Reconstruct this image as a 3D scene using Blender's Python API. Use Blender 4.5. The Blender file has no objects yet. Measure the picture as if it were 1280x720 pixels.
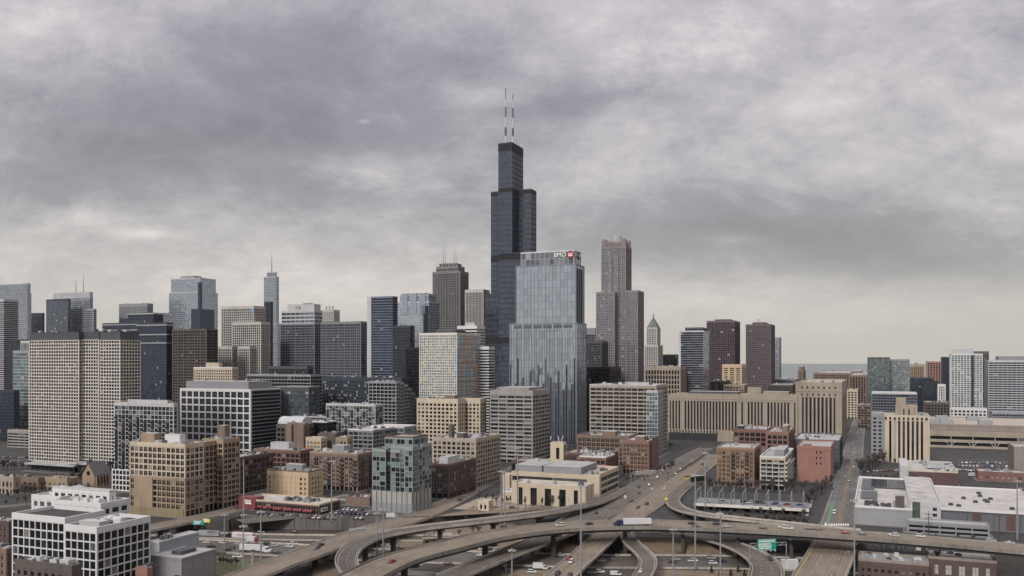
import bpy, math, random
from mathutils import Vector, Matrix
scene = bpy.context.scene
C = scene.collection
R = math.radians
# ------------------------------------------------------------------ camera
F = 1100.0; H = 100.0; HY = 450.0            # lens in pixels, eye height, horizon row of the photograph
cam_d = bpy.data.cameras.new('camera'); cam = bpy.data.objects.new('camera', cam_d); C.objects.link(cam)
cam.location = (0, 0, H); cam.rotation_euler = (R(90), 0, 0)
cam_d.sensor_width = 36.0; cam_d.lens = 36.0 * F / 1280.0
cam_d.shift_y = (HY - 360.0) / 1280.0
cam_d.clip_start = 1.0; cam_d.clip_end = 60000.0
scene.camera = cam
# ------------------------------------------------------------------ light
SUN_EL, SUN_AZ = 33.0, 209.0                   # overcast: a soft sun high behind the camera, to its left
w = bpy.data.worlds.new('World'); scene.world = w; w.use_nodes = True
nt = w.node_tree; nt.nodes.clear()
def nn(t, k, **kw):
    n = t.nodes.new(k)
    for a, b in kw.items(): setattr(n, a, b)
    return n
def mth(t, op, a, b=None, c=None, clamp=False):
    n = nn(t, 'ShaderNodeMath', operation=op, use_clamp=clamp)
    for i, v in enumerate((a, b, c)):
        if v is None: continue
        if isinstance(v, (int, float)): n.inputs[i].default_value = v
        else: t.links.new(v, n.inputs[i])
    return n.outputs[0]
sky = nn(nt, 'ShaderNodeTexSky', sky_type='NISHITA', sun_disc=False)
sky.sun_elevation = R(SUN_EL); sky.sun_rotation = R(SUN_AZ)
sky.dust_density = 4.0; sky.air_density = 1.5
bg1 = nn(nt, 'ShaderNodeBackground'); bg1.inputs[1].default_value = 0.06
nt.links.new(sky.outputs[0], bg1.inputs[0])
# cloud layer: noise on a flat cloud ceiling, seen in perspective
tc = nn(nt, 'ShaderNodeTexCoord'); sep = nn(nt, 'ShaderNodeSeparateXYZ')
nt.links.new(tc.outputs['Generated'], sep.inputs[0])
dx, dy, dz = sep.outputs
el = mth(nt, 'MAXIMUM', dz, 0.0)
inv = mth(nt, 'DIVIDE', 1.0, mth(nt, 'ADD', el, 0.42))
cmb = nn(nt, 'ShaderNodeCombineXYZ')
nt.links.new(mth(nt, 'MULTIPLY', dx, inv), cmb.inputs[0]); nt.links.new(mth(nt, 'MULTIPLY', dy, inv), cmb.inputs[1])
def wnoise(scale, detail, rough, off=(0, 0, 0), sx=1.0, dist=0.0):
    mp = nn(nt, 'ShaderNodeMapping'); mp.inputs['Location'].default_value = off; mp.inputs['Scale'].default_value = (sx, 1, 1)
    nt.links.new(cmb.outputs[0], mp.inputs[0])
    n = nn(nt, 'ShaderNodeTexNoise'); n.inputs['Scale'].default_value = scale; n.inputs['Detail'].default_value = detail
    n.inputs['Roughness'].default_value = rough; n.inputs['Distortion'].default_value = dist
    nt.links.new(mp.outputs[0], n.inputs[0]); return n.outputs[0]
big = wnoise(1.5, 5, 0.5, (3.1, 1.7, 0), 0.85, 0.5)
mid = wnoise(5.2, 13, 0.70, (7.3, 2.2, 0), 0.9, 0.25)
fine = wnoise(17.0, 12, 0.7, (1.3, 9.2, 0), 0.9, 0.2)
gap = wnoise(3.4, 12, 0.64, (4.7, 5.1, 0), 0.8, 0.3)
# broad cloud masses of this sky, by bearing (x/y) and elevation (z/y)
yy = mth(nt, 'MAXIMUM', dy, 0.05)
px = mth(nt, 'DIVIDE', dx, yy); pz = mth(nt, 'DIVIDE', dz, yy)
def blob(x, y, rx, ry, amp):
    cx, cz = (x - 640) / F, (HY - y) / F
    a = mth(nt, 'POWER', mth(nt, 'ABSOLUTE', mth(nt, 'DIVIDE', mth(nt, 'SUBTRACT', px, cx), rx / F)), 2.0)
    b = mth(nt, 'POWER', mth(nt, 'ABSOLUTE', mth(nt, 'DIVIDE', mth(nt, 'SUBTRACT', pz, cz), ry / F)), 2.0)
    return mth(nt, 'MULTIPLY', mth(nt, 'EXPONENT', mth(nt, 'MULTIPLY', mth(nt, 'ADD', a, b), -1.0)), amp)
tot = None
for bl in ((300, 175, 350, 85, -.22), (60, 235, 170, 40, -.10), (420, 60, 260, 60, -.10), (690, 135, 70, 22, -.14), (800, 110, 60, 16, -.05),
           (1010, 285, 280, 50, -.24), (1150, 330, 230, 35, -.14), (760, 330, 90, 40, -.10), (1010, 90, 330, 90, .075), (760, 210, 150, 60, .05),
           (455, 205, 110, 20, .13), (610, 120, 45, 18, .13), (455, 152, 9, 3.0, .14), (180, 292, 40, 7, .16), (110, 270, 50, 18, .10),
           (1210, 120, 160, 120, .0), (930, 300, 40, 6, .10), (640, 385, 900, 40, .07), (80, 30, 200, 40, .05), (300, 330, 330, 45, .07)):
    g = blob(*bl); tot = g if tot is None else mth(nt, 'ADD', tot, g)
v = mth(nt, 'ADD', mth(nt, 'MULTIPLY', mth(nt, 'SUBTRACT', big, 0.5), 0.42), mth(nt, 'MULTIPLY', mth(nt, 'SUBTRACT', mid, 0.5), 0.85))
v = mth(nt, 'ADD', v, mth(nt, 'MULTIPLY', mth(nt, 'SUBTRACT', fine, 0.5), 0.28))
gm = nn(nt, 'ShaderNodeMapRange', interpolation_type='SMOOTHSTEP'); nt.links.new(gap, gm.inputs[0])
for i, q in zip((1, 2, 3, 4), (.57, .72, 0.0, .17)): gm.inputs[i].default_value = q
v = mth(nt, 'ADD', v, gm.outputs[0])
# texture dies away towards the horizon
fade = mth(nt, 'MULTIPLY', el, 10.0, clamp=True)
v = mth(nt, 'MULTIPLY', v, mth(nt, 'ADD', mth(nt, 'MULTIPLY', fade, 0.7), 0.30))
v = mth(nt, 'ADD', mth(nt, 'ADD', v, mth(nt, 'MULTIPLY', tot, 1.6)), 0.575)
ramp = nn(nt, 'ShaderNodeValToRGB'); nt.links.new(v, ramp.inputs[0])
cr = ramp.color_ramp
cr.elements[0].position = 0.12; cr.elements[0].color = (.150, .153, .172, 1)
cr.elements[1].position = 1.0; cr.elements[1].color = (.62, .575, .56, 1)
for p, c in ((.36, (.205, .209, .230)), (.52, (.288, .284, .298)), (.68, (.385, .370, .374))):
    e = cr.elements.new(p); e.color = (*c, 1)
# warm pale strip along the horizon
hz = mth(nt, 'EXPONENT', mth(nt, 'MULTIPLY', el, -11.0))
mixh = nn(nt, 'ShaderNodeMix', data_type='RGBA'); nt.links.new(mth(nt, 'MULTIPLY', hz, 0.82), mixh.inputs[0])
nt.links.new(ramp.outputs[0], mixh.inputs[6]); mixh.inputs[7].default_value = (.415, .390, .328, 1)
tf = mth(nt, 'MULTIPLY', mth(nt, 'SUBTRACT', el, .08), 4.0, clamp=True)          # the higher cloud is faintly mauve
tint = nn(nt, 'ShaderNodeMix', data_type='RGBA', blend_type='MULTIPLY'); nt.links.new(tf, tint.inputs[0]); nt.links.new(mixh.outputs[2], tint.inputs[6]); tint.inputs[7].default_value = (1.0, .977, 1.014, 1)
bg2 = nn(nt, 'ShaderNodeBackground'); nt.links.new(tint.outputs[2], bg2.inputs[0])
# overcast luminance rises towards the zenith
zen = nn(nt, 'ShaderNodeMapRange'); nt.links.new(el, zen.inputs[0])
for i, q in zip((1, 2, 3, 4), (0.40, 0.95, 0.80, 2.3)): zen.inputs[i].default_value = q
nt.links.new(zen.outputs[0], bg2.inputs[1])
mx = nn(nt, 'ShaderNodeMixShader'); mx.inputs[0].default_value = 0.96
nt.links.new(bg1.outputs[0], mx.inputs[1]); nt.links.new(bg2.outputs[0], mx.inputs[2])
wo = nn(nt, 'ShaderNodeOutputWorld'); nt.links.new(mx.outputs[0], wo.inputs[0])
sd = bpy.data.lights.new('sun', 'SUN'); sun = bpy.data.objects.new('sun', sd); C.objects.link(sun)
sd.energy = 1.5; sd.angle = R(12); sd.color = (1, .985, .96)
SV = Vector((math.sin(R(SUN_AZ)) * math.cos(R(SUN_EL)), math.cos(R(SUN_AZ)) * math.cos(R(SUN_EL)), math.sin(R(SUN_EL))))
sun.rotation_euler = SV.to_track_quat('Z', 'Y').to_euler(); sun.location = (-200, -200, 500)
vs = scene.view_settings; vs.view_transform = 'Standard'; vs.look = 'None'; vs.gamma = 1.0; vs.exposure = 0.97
vs.use_curve_mapping = False
# ------------------------------------------------------------------ helpers
GS, GC = math.sin(R(22.6)), math.cos(R(22.6))  # street grid: east = (GS, GC), north = (-GC, GS)
EV, NV = Vector((GS, GC, 0)), Vector((-GC, GS, 0))
GROT = math.atan2(GC, GS)
def W(x, y, z=0.0):                            # a point of the ground plane at height z
    Y = F * (H - z) / (y - HY); return Vector(((x - 640) / F * Y, Y, z))
def WY(x, Y, z=0.0): return Vector(((x - 640) / F * Y, Y, z))
def zt(y, Y): return H + (HY - y) * Y / F
ORD = ['first','second','third','fourth','fifth','sixth','seventh','eighth','ninth','tenth','eleventh','twelfth','thirteenth','fourteenth','fifteenth',
       'sixteenth','seventeenth','eighteenth','nineteenth','twentieth','twenty-first','twenty-second','twenty-third','twenty-fourth','twenty-fifth','twenty-sixth',
       'twenty-seventh','twenty-eighth','twenty-ninth','thirtieth','thirty-first','thirty-second','thirty-third','thirty-fourth','thirty-fifth','thirty-sixth','thirty-seventh','thirty-eighth','thirty-ninth','fortieth']
def tag(o, label=None, cat=None, group=None, kind=None):
    if label: o['label'] = label
    if cat: o['category'] = cat
    if group: o['group'] = group
    if kind: o['kind'] = kind
    return o
def link(name, data, parent=None, loc=None, rz=None):
    o = bpy.data.objects.new(name, data); C.objects.link(o)
    if parent: o.parent = parent
    if loc is not None: o.location = loc
    if rz is not None: o.rotation_euler = (0, 0, rz)
    return o
def empty(name, loc, rz=0.0, label=None, cat=None, group=None):
    o = link(name, None, None, loc, rz); o.empty_display_size = 2; return tag(o, label, cat, group)
class MB:
    def __init__(s): s.v = []; s.f = []; s.m = []; s.uv = []; s.anyuv = False
    def face(s, pts, m=0, uv=None):
        b = len(s.v); s.v += [tuple(p) for p in pts]; s.f.append(tuple(range(b, b + len(pts)))); s.m.append(m)
        if uv: s.anyuv = True
        s.uv.append(uv or [(0, 0)] * len(pts))
    def box(s, x0, y0, z0, x1, y1, z1, m=0, bottom=True):
        b = len(s.v)
        s.v += [(x0,y0,z0),(x1,y0,z0),(x1,y1,z0),(x0,y1,z0),(x0,y0,z1),(x1,y0,z1),(x1,y1,z1),(x0,y1,z1)]
        fs = [(0,1,5,4),(1,2,6,5),(2,3,7,6),(3,0,4,7),(4,5,6,7)] + ([(3,2,1,0)] if bottom else [])
        for q in fs: s.f.append(tuple(b + i for i in q)); s.m.append(m); s.uv.append([(0,0)]*4)
    def prism(s, poly, z0, z1, m=0, poly2=None):
        n = len(poly); p2 = poly2 or poly; b = len(s.v)
        s.v += [(x, y, z0) for x, y in poly] + [(x, y, z1) for x, y in p2]
        for i in range(n):
            j = (i + 1) % n; s.f.append((b+i, b+j, b+n+j, b+n+i)); s.m.append(m); s.uv.append([(0,0)]*4)
        s.f.append(tuple(b+n+i for i in range(n))); s.m.append(m); s.uv.append([(0,0)]*n)
        s.f.append(tuple(b+i for i in reversed(range(n)))); s.m.append(m); s.uv.append([(0,0)]*n)
    def tube(s, p, q, r0, r1, n=6, m=0, cap=True):
        p, q = Vector(p), Vector(q); d = (q - p)
        if d.length < 1e-6: return
        d.normalize(); a = Vector((0,0,1)) if abs(d.z) < .9 else Vector((1,0,0))
        u = d.cross(a).normalized(); v = d.cross(u); b = len(s.v)
        for c, r in ((p, r0), (q, r1)):
            for i in range(n):
                t = 2*math.pi*i/n; s.v.append(tuple(c + u*math.cos(t)*r + v*math.sin(t)*r))
        for i in range(n):
            j = (i+1) % n; s.f.append((b+i, b+n+i, b+n+j, b+j)); s.m.append(m); s.uv.append([(0,0)]*4)
        if cap:
            s.f.append(tuple(b+n+i for i in reversed(range(n)))); s.m.append(m); s.uv.append([(0,0)]*n)
            s.f.append(tuple(b+i for i in range(n))); s.m.append(m); s.uv.append([(0,0)]*n)
    def mesh(s, name, mats):
        me = bpy.data.meshes.new(name); me.from_pydata(s.v, [], s.f)
        for q in (mats if isinstance(mats, (list, tuple)) else [mats]): me.materials.append(q)
        if any(s.m): me.polygons.foreach_set('material_index', s.m)
        if s.anyuv:
            l = me.uv_layers.new(name='UVMap'); fl = []
            for u in s.uv:
                for c in u: fl += [c[0], c[1]]
            l.data.foreach_set('uv', fl)
        me.update(); return me
    def build(s, name, mats, parent=None, loc=None, rz=None):
        return link(name, s.mesh(name, mats), parent, loc, rz)
# ------------------------------------------------------------------ materials
MATS = {}
def bsdf(name):
    m = bpy.data.materials.new(name); m.use_nodes = True; t = m.node_tree
    return m, t, t.nodes['Principled BSDF']
def ramp2(t, fac, stops):
    r = nn(t, 'ShaderNodeValToRGB'); t.links.new(fac, r.inputs[0]); e = r.color_ramp.elements
    e[0].position, e[1].position = stops[0][0], stops[-1][0]
    e[0].color, e[1].color = (*stops[0][1], 1), (*stops[-1][1], 1)
    for p, c in stops[1:-1]: e.new(p).color = (*c, 1)
    return r.outputs[0]
def mulc(c, k): return tuple(min(1, a * k) for a in c)
def noise(t, co, scale, detail=4, rough=.55, sc=None):
    if sc:
        mp = nn(t, 'ShaderNodeMapping'); mp.inputs['Scale'].default_value = sc; t.links.new(co, mp.inputs[0]); co = mp.outputs[0]
    n = nn(t, 'ShaderNodeTexNoise'); n.inputs['Scale'].default_value = scale; n.inputs['Detail'].default_value = detail
    n.inputs['Roughness'].default_value = rough; t.links.new(co, n.inputs[0]); return n.outputs[0]
def wall(name, col, rough=.85, var=.22, streak=.25, metal=0.0, big=.06):
    if name in MATS: return MATS[name]
    gl = .3*col[0] + .6*col[1] + .1*col[2]; col = tuple(gl + (c - gl)*.76 for c in col)   # winter-dull masonry
    m, t, b = bsdf(name); co = nn(t, 'ShaderNodeTexCoord').outputs['Object']
    n1 = noise(t, co, big, 5, .6); n2 = noise(t, co, 1.3, 3); n3 = noise(t, co, .55, 4, .6, (1, 1, .06))
    s = mth(t, 'ADD', mth(t, 'MULTIPLY', n1, .45), mth(t, 'ADD', mth(t, 'MULTIPLY', n2, .2), mth(t, 'MULTIPLY', n3, .35)))
    k = var + streak * .5
    c = ramp2(t, s, [(.3, mulc(col, 1 - k)), (.5, col), (.7, mulc(col, 1 + k * .7))])
    t.links.new(c, b.inputs['Base Color']); b.inputs['Roughness'].default_value = rough; b.inputs['Metallic'].default_value = metal
    MATS[name] = m; return m
def plain(name, col, rough=.6, metal=0.0, emit=0.0):
    if name in MATS: return MATS[name]
    m, t, b = bsdf(name); co = nn(t, 'ShaderNodeTexCoord').outputs['Object']
    c = ramp2(t, noise(t, co, .9, 3), [(.3, mulc(col, .88)), (.7, mulc(col, 1.08))])
    t.links.new(c, b.inputs['Base Color']); b.inputs['Roughness'].default_value = rough; b.inputs['Metallic'].default_value = metal
    if emit: b.inputs['Emission Color'].default_value = (*col, 1); b.inputs['Emission Strength'].default_value = emit
    MATS[name] = m; return m
def glass(name, col, metal=.6, rough=.12, var=.45, blind=.06, blindc=(.30,.28,.25)):
    """curtain-wall glazing: one uv unit per pane, each pane with its own tint, some with blinds down"""
    if name in MATS: return MATS[name]
    m, t, b = bsdf(name)
    uv = nn(t, 'ShaderNodeUVMap').outputs[0]
    fl = nn(t, 'ShaderNodeVectorMath', operation='FLOOR'); t.links.new(uv, fl.inputs[0])
    wn = nn(t, 'ShaderNodeTexWhiteNoise', noise_dimensions='3D'); t.links.new(fl.outputs[0], wn.inputs[0])
    c = ramp2(t, wn.outputs[0], [(0, mulc(col, 1 - var)), (.5, col), (1, mulc(col, 1 + var * .6))])
    sp = nn(t, 'ShaderNodeSeparateColor'); t.links.new(wn.outputs[1], sp.inputs[0])
    isb = mth(t, 'LESS_THAN', sp.outputs[1], blind)
    mxn = nn(t, 'ShaderNodeMix', data_type='RGBA'); t.links.new(isb, mxn.inputs[0]); t.links.new(c, mxn.inputs[6]); mxn.inputs[7].default_value = (*blindc, 1)
    t.links.new(mxn.outputs[2], b.inputs['Base Color'])
    t.links.new(mth(t, 'MULTIPLY', mth(t, 'SUBTRACT', 1.0, isb), metal), b.inputs['Metallic'])
    b.inputs['Roughness'].default_value = rough
    # slight waviness of the panes
    geo = nn(t, 'ShaderNodeNewGeometry'); sub = nn(t, 'ShaderNodeVectorMath', operation='SUBTRACT'); t.links.new(wn.outputs[1], sub.inputs[0]); sub.inputs[1].default_value = (.5, .5, .5)
    scl = nn(t, 'ShaderNodeVectorMath', operation='SCALE'); t.links.new(sub.outputs[0], scl.inputs[0]); scl.inputs['Scale'].default_value = .05
    ad = nn(t, 'ShaderNodeVectorMath', operation='ADD'); t.links.new(geo.outputs['Normal'], ad.inputs[0]); t.links.new(scl.outputs[0], ad.inputs[1])
    nm = nn(t, 'ShaderNodeVectorMath', operation='NORMALIZE'); t.links.new(ad.outputs[0], nm.inputs[0]); t.links.new(nm.outputs[0], b.inputs['Normal'])
    MATS[name] = m; return m
def roofmat(name, col, var=.3):
    if name in MATS: return MATS[name]
    m, t, b = bsdf(name); co = nn(t, 'ShaderNodeTexCoord').outputs['Object']
    s = mth(t, 'ADD', mth(t, 'MULTIPLY', noise(t, co, .09, 6, .65), .7), mth(t, 'MULTIPLY', noise(t, co, .9, 4, .6, (1, .15, 1)), .3))
    vo = nn(t, 'ShaderNodeSeparateXYZ'); t.links.new(co, vo.inputs[0])
    seam = mth(t, 'ADD', mth(t, 'LESS_THAN', mth(t, 'FRACT', mth(t, 'DIVIDE', vo.outputs[1], 4.6)), .05), mth(t, 'LESS_THAN', mth(t, 'FRACT', mth(t, 'DIVIDE', vo.outputs[0], 17.0)), .015))
    pond = mth(t, 'MULTIPLY', mth(t, 'SUBTRACT', noise(t, co, .17, 5, .7), .56, clamp=True), 1.1)                    # old ponding stains
    s = mth(t, 'SUBTRACT', mth(t, 'SUBTRACT', s, mth(t, 'MULTIPLY', seam, .06)), pond)
    c = ramp2(t, s, [(.22, mulc(col, 1 - min(.8, var * 1.7))), (.34, mulc(col, 1 - var)), (.5, col), (.68, mulc(col, 1 + var * .4))])
    t.links.new(c, b.inputs['Base Color']); b.inputs['Roughness'].default_value = .9; MATS[name] = m; return m
conc_beige = wall('concrete_beige', (.50,.45,.385), var=.1); conc_grey = wall('concrete_grey', (.245,.222,.20)); conc_dark = wall('concrete_dark', (.13,.125,.125))
white_w = wall('white_panel', (.50,.49,.475), var=.08, streak=.15); cream = wall('cream_brick', (.43,.345,.235)); tan = wall('tan_brick', (.26,.18,.105))
yellow = wall('yellow_stucco', (.44,.31,.165), var=.1); red = wall('red_brick', (.17,.075,.056)); orange_red = wall('painted_red_brick', (.26,.105,.075), var=.12)
dkred = wall('dark_red_brick', (.09,.046,.041)); brown = wall('brown_brick', (.17,.105,.072)); dkbrown = wall('dark_brown_stone', (.085,.065,.055))
granite = wall('pink_granite', (.19,.155,.155)); maroon = wall('maroon_metal', (.105,.080,.088)); blackw = wall('black_aluminium', (.017,.018,.022), .45, metal=.3)
char = wall('charcoal_metal', (.05,.052,.06), .6); steel = wall('steel_grey', (.25,.255,.27), .5, metal=.3); limestone = wall('limestone', (.27,.215,.155))
limegrey = wall('grey_limestone', (.37,.34,.305)); ltgrey = wall('light_grey_panel', (.38,.37,.375), var=.1); midgrey = wall('mid_grey_panel', (.20,.20,.21), var=.1)
navyw = wall('navy_metal', (.035,.042,.06), .5, metal=.2); teal_w = wall('grey_teal_panel', (.21,.24,.235), var=.12)
redpaint = wall('red_paint', (.19,.026,.03), .6, var=.12); silverw = wall('silver_mullion', (.42,.43,.45), .4, metal=.5)
g_blue = glass('glass_blue', (.27,.305,.36), .75, var=.25, blind=.02); g_silver = glass('glass_silver', (.38,.42,.49), .8, var=.22, blind=.01); g_dark = glass('glass_dark', (.035,.038,.047), .5, var=.35, blind=.02, blindc=(.15,.14,.13))
g_navy = glass('glass_navy', (.05,.06,.085), .6, var=.3, blind=.012, blindc=(.16,.16,.16)); g_teal = glass('glass_teal', (.19,.235,.25), .65, blind=.06); g_black = glass('glass_black', (.013,.014,.018), .3, blind=.02, blindc=(.12,.11,.10))
g_steel = glass('glass_steel', (.17,.19,.23), .7, var=.3, blind=.02); g_mauve = glass('glass_mauve', (.085,.06,.07), .5, blind=.01)
p_dark = plain('pane_dark', (.007,.0075,.009), .2); p_mid = plain('pane_mid', (.03,.033,.038), .15, .3); p_blind = plain('pane_blind', (.16,.145,.125), .7); p_sky = plain('pane_bright', (.22,.25,.29), .1, .7)
p_teal = plain('pane_teal', (.27,.35,.34), .15, .5)
PANES = [p_dark, p_mid, p_blind, p_sky]
r_white = roofmat('roof_white', (.37,.35,.32), .45); r_grey = roofmat('roof_grey', (.30,.29,.28)); r_dark = roofmat('roof_dark', (.032,.03,.03)); r_tan = roofmat('roof_tan', (.34,.29,.235))
asphalt = roofmat('asphalt', (.115,.105,.097)); paleroad = roofmat('pale_concrete_road', (.29,.245,.195), .22); citygr = roofmat('city_ground', (.030,.028,.026), .6)
concrete = wall('road_concrete', (.24,.21,.175)); drk_conc = wall('stained_shaded_concrete', (.05,.044,.039)); paint_w = plain('white_paint', (.7,.69,.66)); lanep = plain('worn_lane_paint', (.36,.33,.28)); paint_y = plain('yellow_paint', (.55,.38,.08)); paint_g = plain('green_paint', (.085,.155,.09))  # drk_conc: stains plus the shade under the flyovers put into the colour
dirt = roofmat('brown_earth', (.155,.115,.075), .45); metal = plain('galvanised_steel', (.30,.30,.31), .45, .5); dkmetal = plain('dark_steel', (.05,.05,.055), .5, .4)
bark = plain('bark', (.05,.042,.037), .95); signgreen = plain('sign_green', (.0,.20,.155)); signyellow = plain('sign_yellow', (.62,.48,.03)); blackp = plain('black_panel', (.012,.012,.013), .5)
# ------------------------------------------------------------------ building kit
STY = dict(fl=3.8, bay=4.0, pw=.8, sh=1.3, pd=.35, bd=.2, wall=conc_grey, glass=g_dark, top=2.0, bot=4.5, roof=r_grey, ph=1.1, win=0, mull=char, weights=(62,22,8,8), faces='WS', balc=None)
def S(**k):
    d = dict(STY); d.update(k); return d
PANE_CACHE = {}
def pane_mesh(wd, ht, frame, matp, split=True):
    k = (round(wd, 2), round(ht, 2), frame.name, matp.name, split)
    if k not in PANE_CACHE:
        m = MB(); x, z = wd/2, ht/2
        m.face([(-x,0,-z),(x,0,-z),(x,0,z),(-x,0,z)], 0); f_ = MB()
        if split:
            f = min(.12, wd*.06)
            if wd > 1.5:
                n = max(2, round(wd/1.6))
                for i in range(1, n): c = -x + wd*i/n; f_.box(c-f/2, -.06, -z, c+f/2, -.004, z)
            f_.box(-x, -.075, .12*ht, x, -.005, .12*ht+f*.8)
        PANE_CACHE[k] = (m.mesh('window', matp), f_.mesh('window_frame', frame))
    return PANE_CACHE[k]
PAVE = [0]; pavem = roofmat('pavement_concrete', (.135,.125,.112), .3)
class Bld:
    def __init__(s, name, label, xl, xc, xr, Y, cat='building', zb=0.0, depth=None, group=None, ln=None):
        s.Y = Y; px_ = (xc - 640) / F * Y; s.zb = zb
        s.root = empty(name, (px_, Y, zb), GROT, label, cat, group)
        k = (xl - 640) / F; s.Ln = ln or (px_ - k*Y) / (GC + k*GS)
        if depth: s.Le = depth
        else: k = (xr - 640) / F; s.Le = (k*Y - px_) / (GS - k*GC)
        s.parts = {}; s.nwin = 0; s.rest = MB(); s.rnd = random.Random(name + label)
        s.restmats = None
    def z(s, y): return zt(y, s.Y) - s.zb                 # height above the base of a row seen at the near corner
    def mb(s, part, mat):
        k = (part, mat.name)
        if k not in s.parts: s.parts[k] = (MB(), mat)
        return s.parts[k][0]
    def px(s, xl, xc, xr, Y, depth=None):                 # rectangle in local (east, north) metres
        p = (xc - 640) / F * Y; k = (xl - 640) / F; ln = (p - k*Y) / (GC + k*GS)
        if depth: le = depth
        else: k = (xr - 640) / F; le = (k*Y - p) / (GS - k*GC)
        d = Vector((p, Y, 0)) - Vector((s.root.location.x, s.root.location.y, 0)); e, n = d.dot(EV), d.dot(NV)
        return (e, n, e + le, n + ln)
    def rect(s, f=0.0): return (f, f, s.Le - f, s.Ln - f)
    def block(s, rc, z0, z1, st, roof=True, parapet=True):
        x0, y0, x1, y1 = rc; g = s.mb('glazing', st['glass']); wl = s.mb('wall', st['wall'])
        H_ = z1 - z0; bot, top = min(st['bot'], H_*.4), min(st['top'], H_*.3)
        n = max(1, round((H_ - bot - top) / st['fl'])); fh = (H_ - bot - top) / n
        sides = {'W': (y1 - y0), 'S': (x1 - x0), 'N': (x1 - x0), 'E': (y1 - y0)}
        nb = {k: max(1, round(v / st['bay'])) for k, v in sides.items()}
        P = {'S': ((x0,y0),(x1,y0)), 'E': ((x1,y0),(x1,y1)), 'N': ((x1,y1),(x0,y1)), 'W': ((x0,y1),(x0,y0))}
        off = s.rnd.randint(0, 500)
        for k, ((ax,ay),(bx,by)) in P.items():
            u0 = off + 'SENW'.index(k) * 60; v0 = off
            g.face([(ax,ay,z0),(bx,by,z0),(bx,by,z1),(ax,ay,z1)], 0, [(u0, v0 - bot/fh), (u0+nb[k], v0 - bot/fh), (u0+nb[k], v0 + n + top/fh), (u0, v0 + n + top/fh)])
        g.face([(x0,y0,z1),(x1,y0,z1),(x1,y1,z1),(x0,y1,z1)])
        bd, pd, sh, pw = st['bd'], st['pd'], st['sh'], st['pw']; mxd = max(bd, pd)
        if sh:
            for i in range(n + 1):
                zc = z0 + bot + i*fh
                wl.box(x0-bd, y0-bd, max(z0+.01, zc - sh*.6), x1+bd, y1+bd, min(z1-.05, zc + sh*.4))
        if top: wl.box(x0-mxd-.05, y0-mxd-.05, z1-top, x1+mxd+.05, y1+mxd+.05, z1+.02)
        if bot > 0 and st.get('solidbase'): s.mb('podium', st['solidbase']).box(x0-mxd-.07, y0-mxd-.07, z0, x1+mxd+.07, y1+mxd+.07, z0+bot)
        cw = 0
        if pw:
            for k, ((ax,ay),(bx,by)) in P.items():
                L = sides[k]
                if L < .5: continue
                dx_, dy_ = (bx-ax)/L, (by-ay)/L; nx, ny = dy_, -dx_
                for j in range(1, nb[k]):
                    if st.get('every') and j % st['every']: hw = pw*.25; dd = pd*.6
                    else: hw = pw/2; dd = pd
                    c = L*j/nb[k]; xa, ya = ax + dx_*(c-hw), ay + dy_*(c-hw); xb, yb = ax + dx_*(c+hw) + nx*dd, ay + dy_*(c+hw) + ny*dd
                    wl.box(min(xa,xb), min(ya,yb), z0, max(xa,xb), max(ya,yb), z1-.03, 0, False)
            cw = st.get('cw', pw*.8); q = mxd + .02
            for (cx, cy, sx, sy) in ((x0,y0,-1,-1),(x1,y0,1,-1),(x1,y1,1,1),(x0,y1,-1,1)):
                xa, xb = cx + sx*q, cx - sx*cw; ya, yb = cy + sy*q, cy - sy*cw
                wl.box(min(xa,xb), min(ya,yb), z0, max(xa,xb), max(ya,yb), z1-.02, 0, False)
        if parapet:
            ph = st['ph']; o = mxd + .05; i_ = .35; pm = s.mb('parapet', st.get('cap', st['wall'])); za = z1+.02
            pm.box(x0-o, y0-o, za, x1+o, y0+i_, za+ph); pm.box(x0-o, y1-i_, za, x1+o, y1+o, za+ph)
            pm.box(x0-o, y0+i_, za, x0+i_, y1-i_, za+ph); pm.box(x1-i_, y0+i_, za, x1+o, y1-i_, za+ph)
        if roof: s.mb('roof', st['roof']).box(x0+.36, y0+.36, z1+.03, x1-.36, y1-.36, z1+.12, 0, False)
        if st['win']: s.windows(P, sides, nb, z0 + bot, n, fh, st)
        if st['balc']: s.balconies(P, sides, nb, z0 + bot, n, fh, st)
        return dict(n=n, fh=fh, nb=nb)
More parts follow.
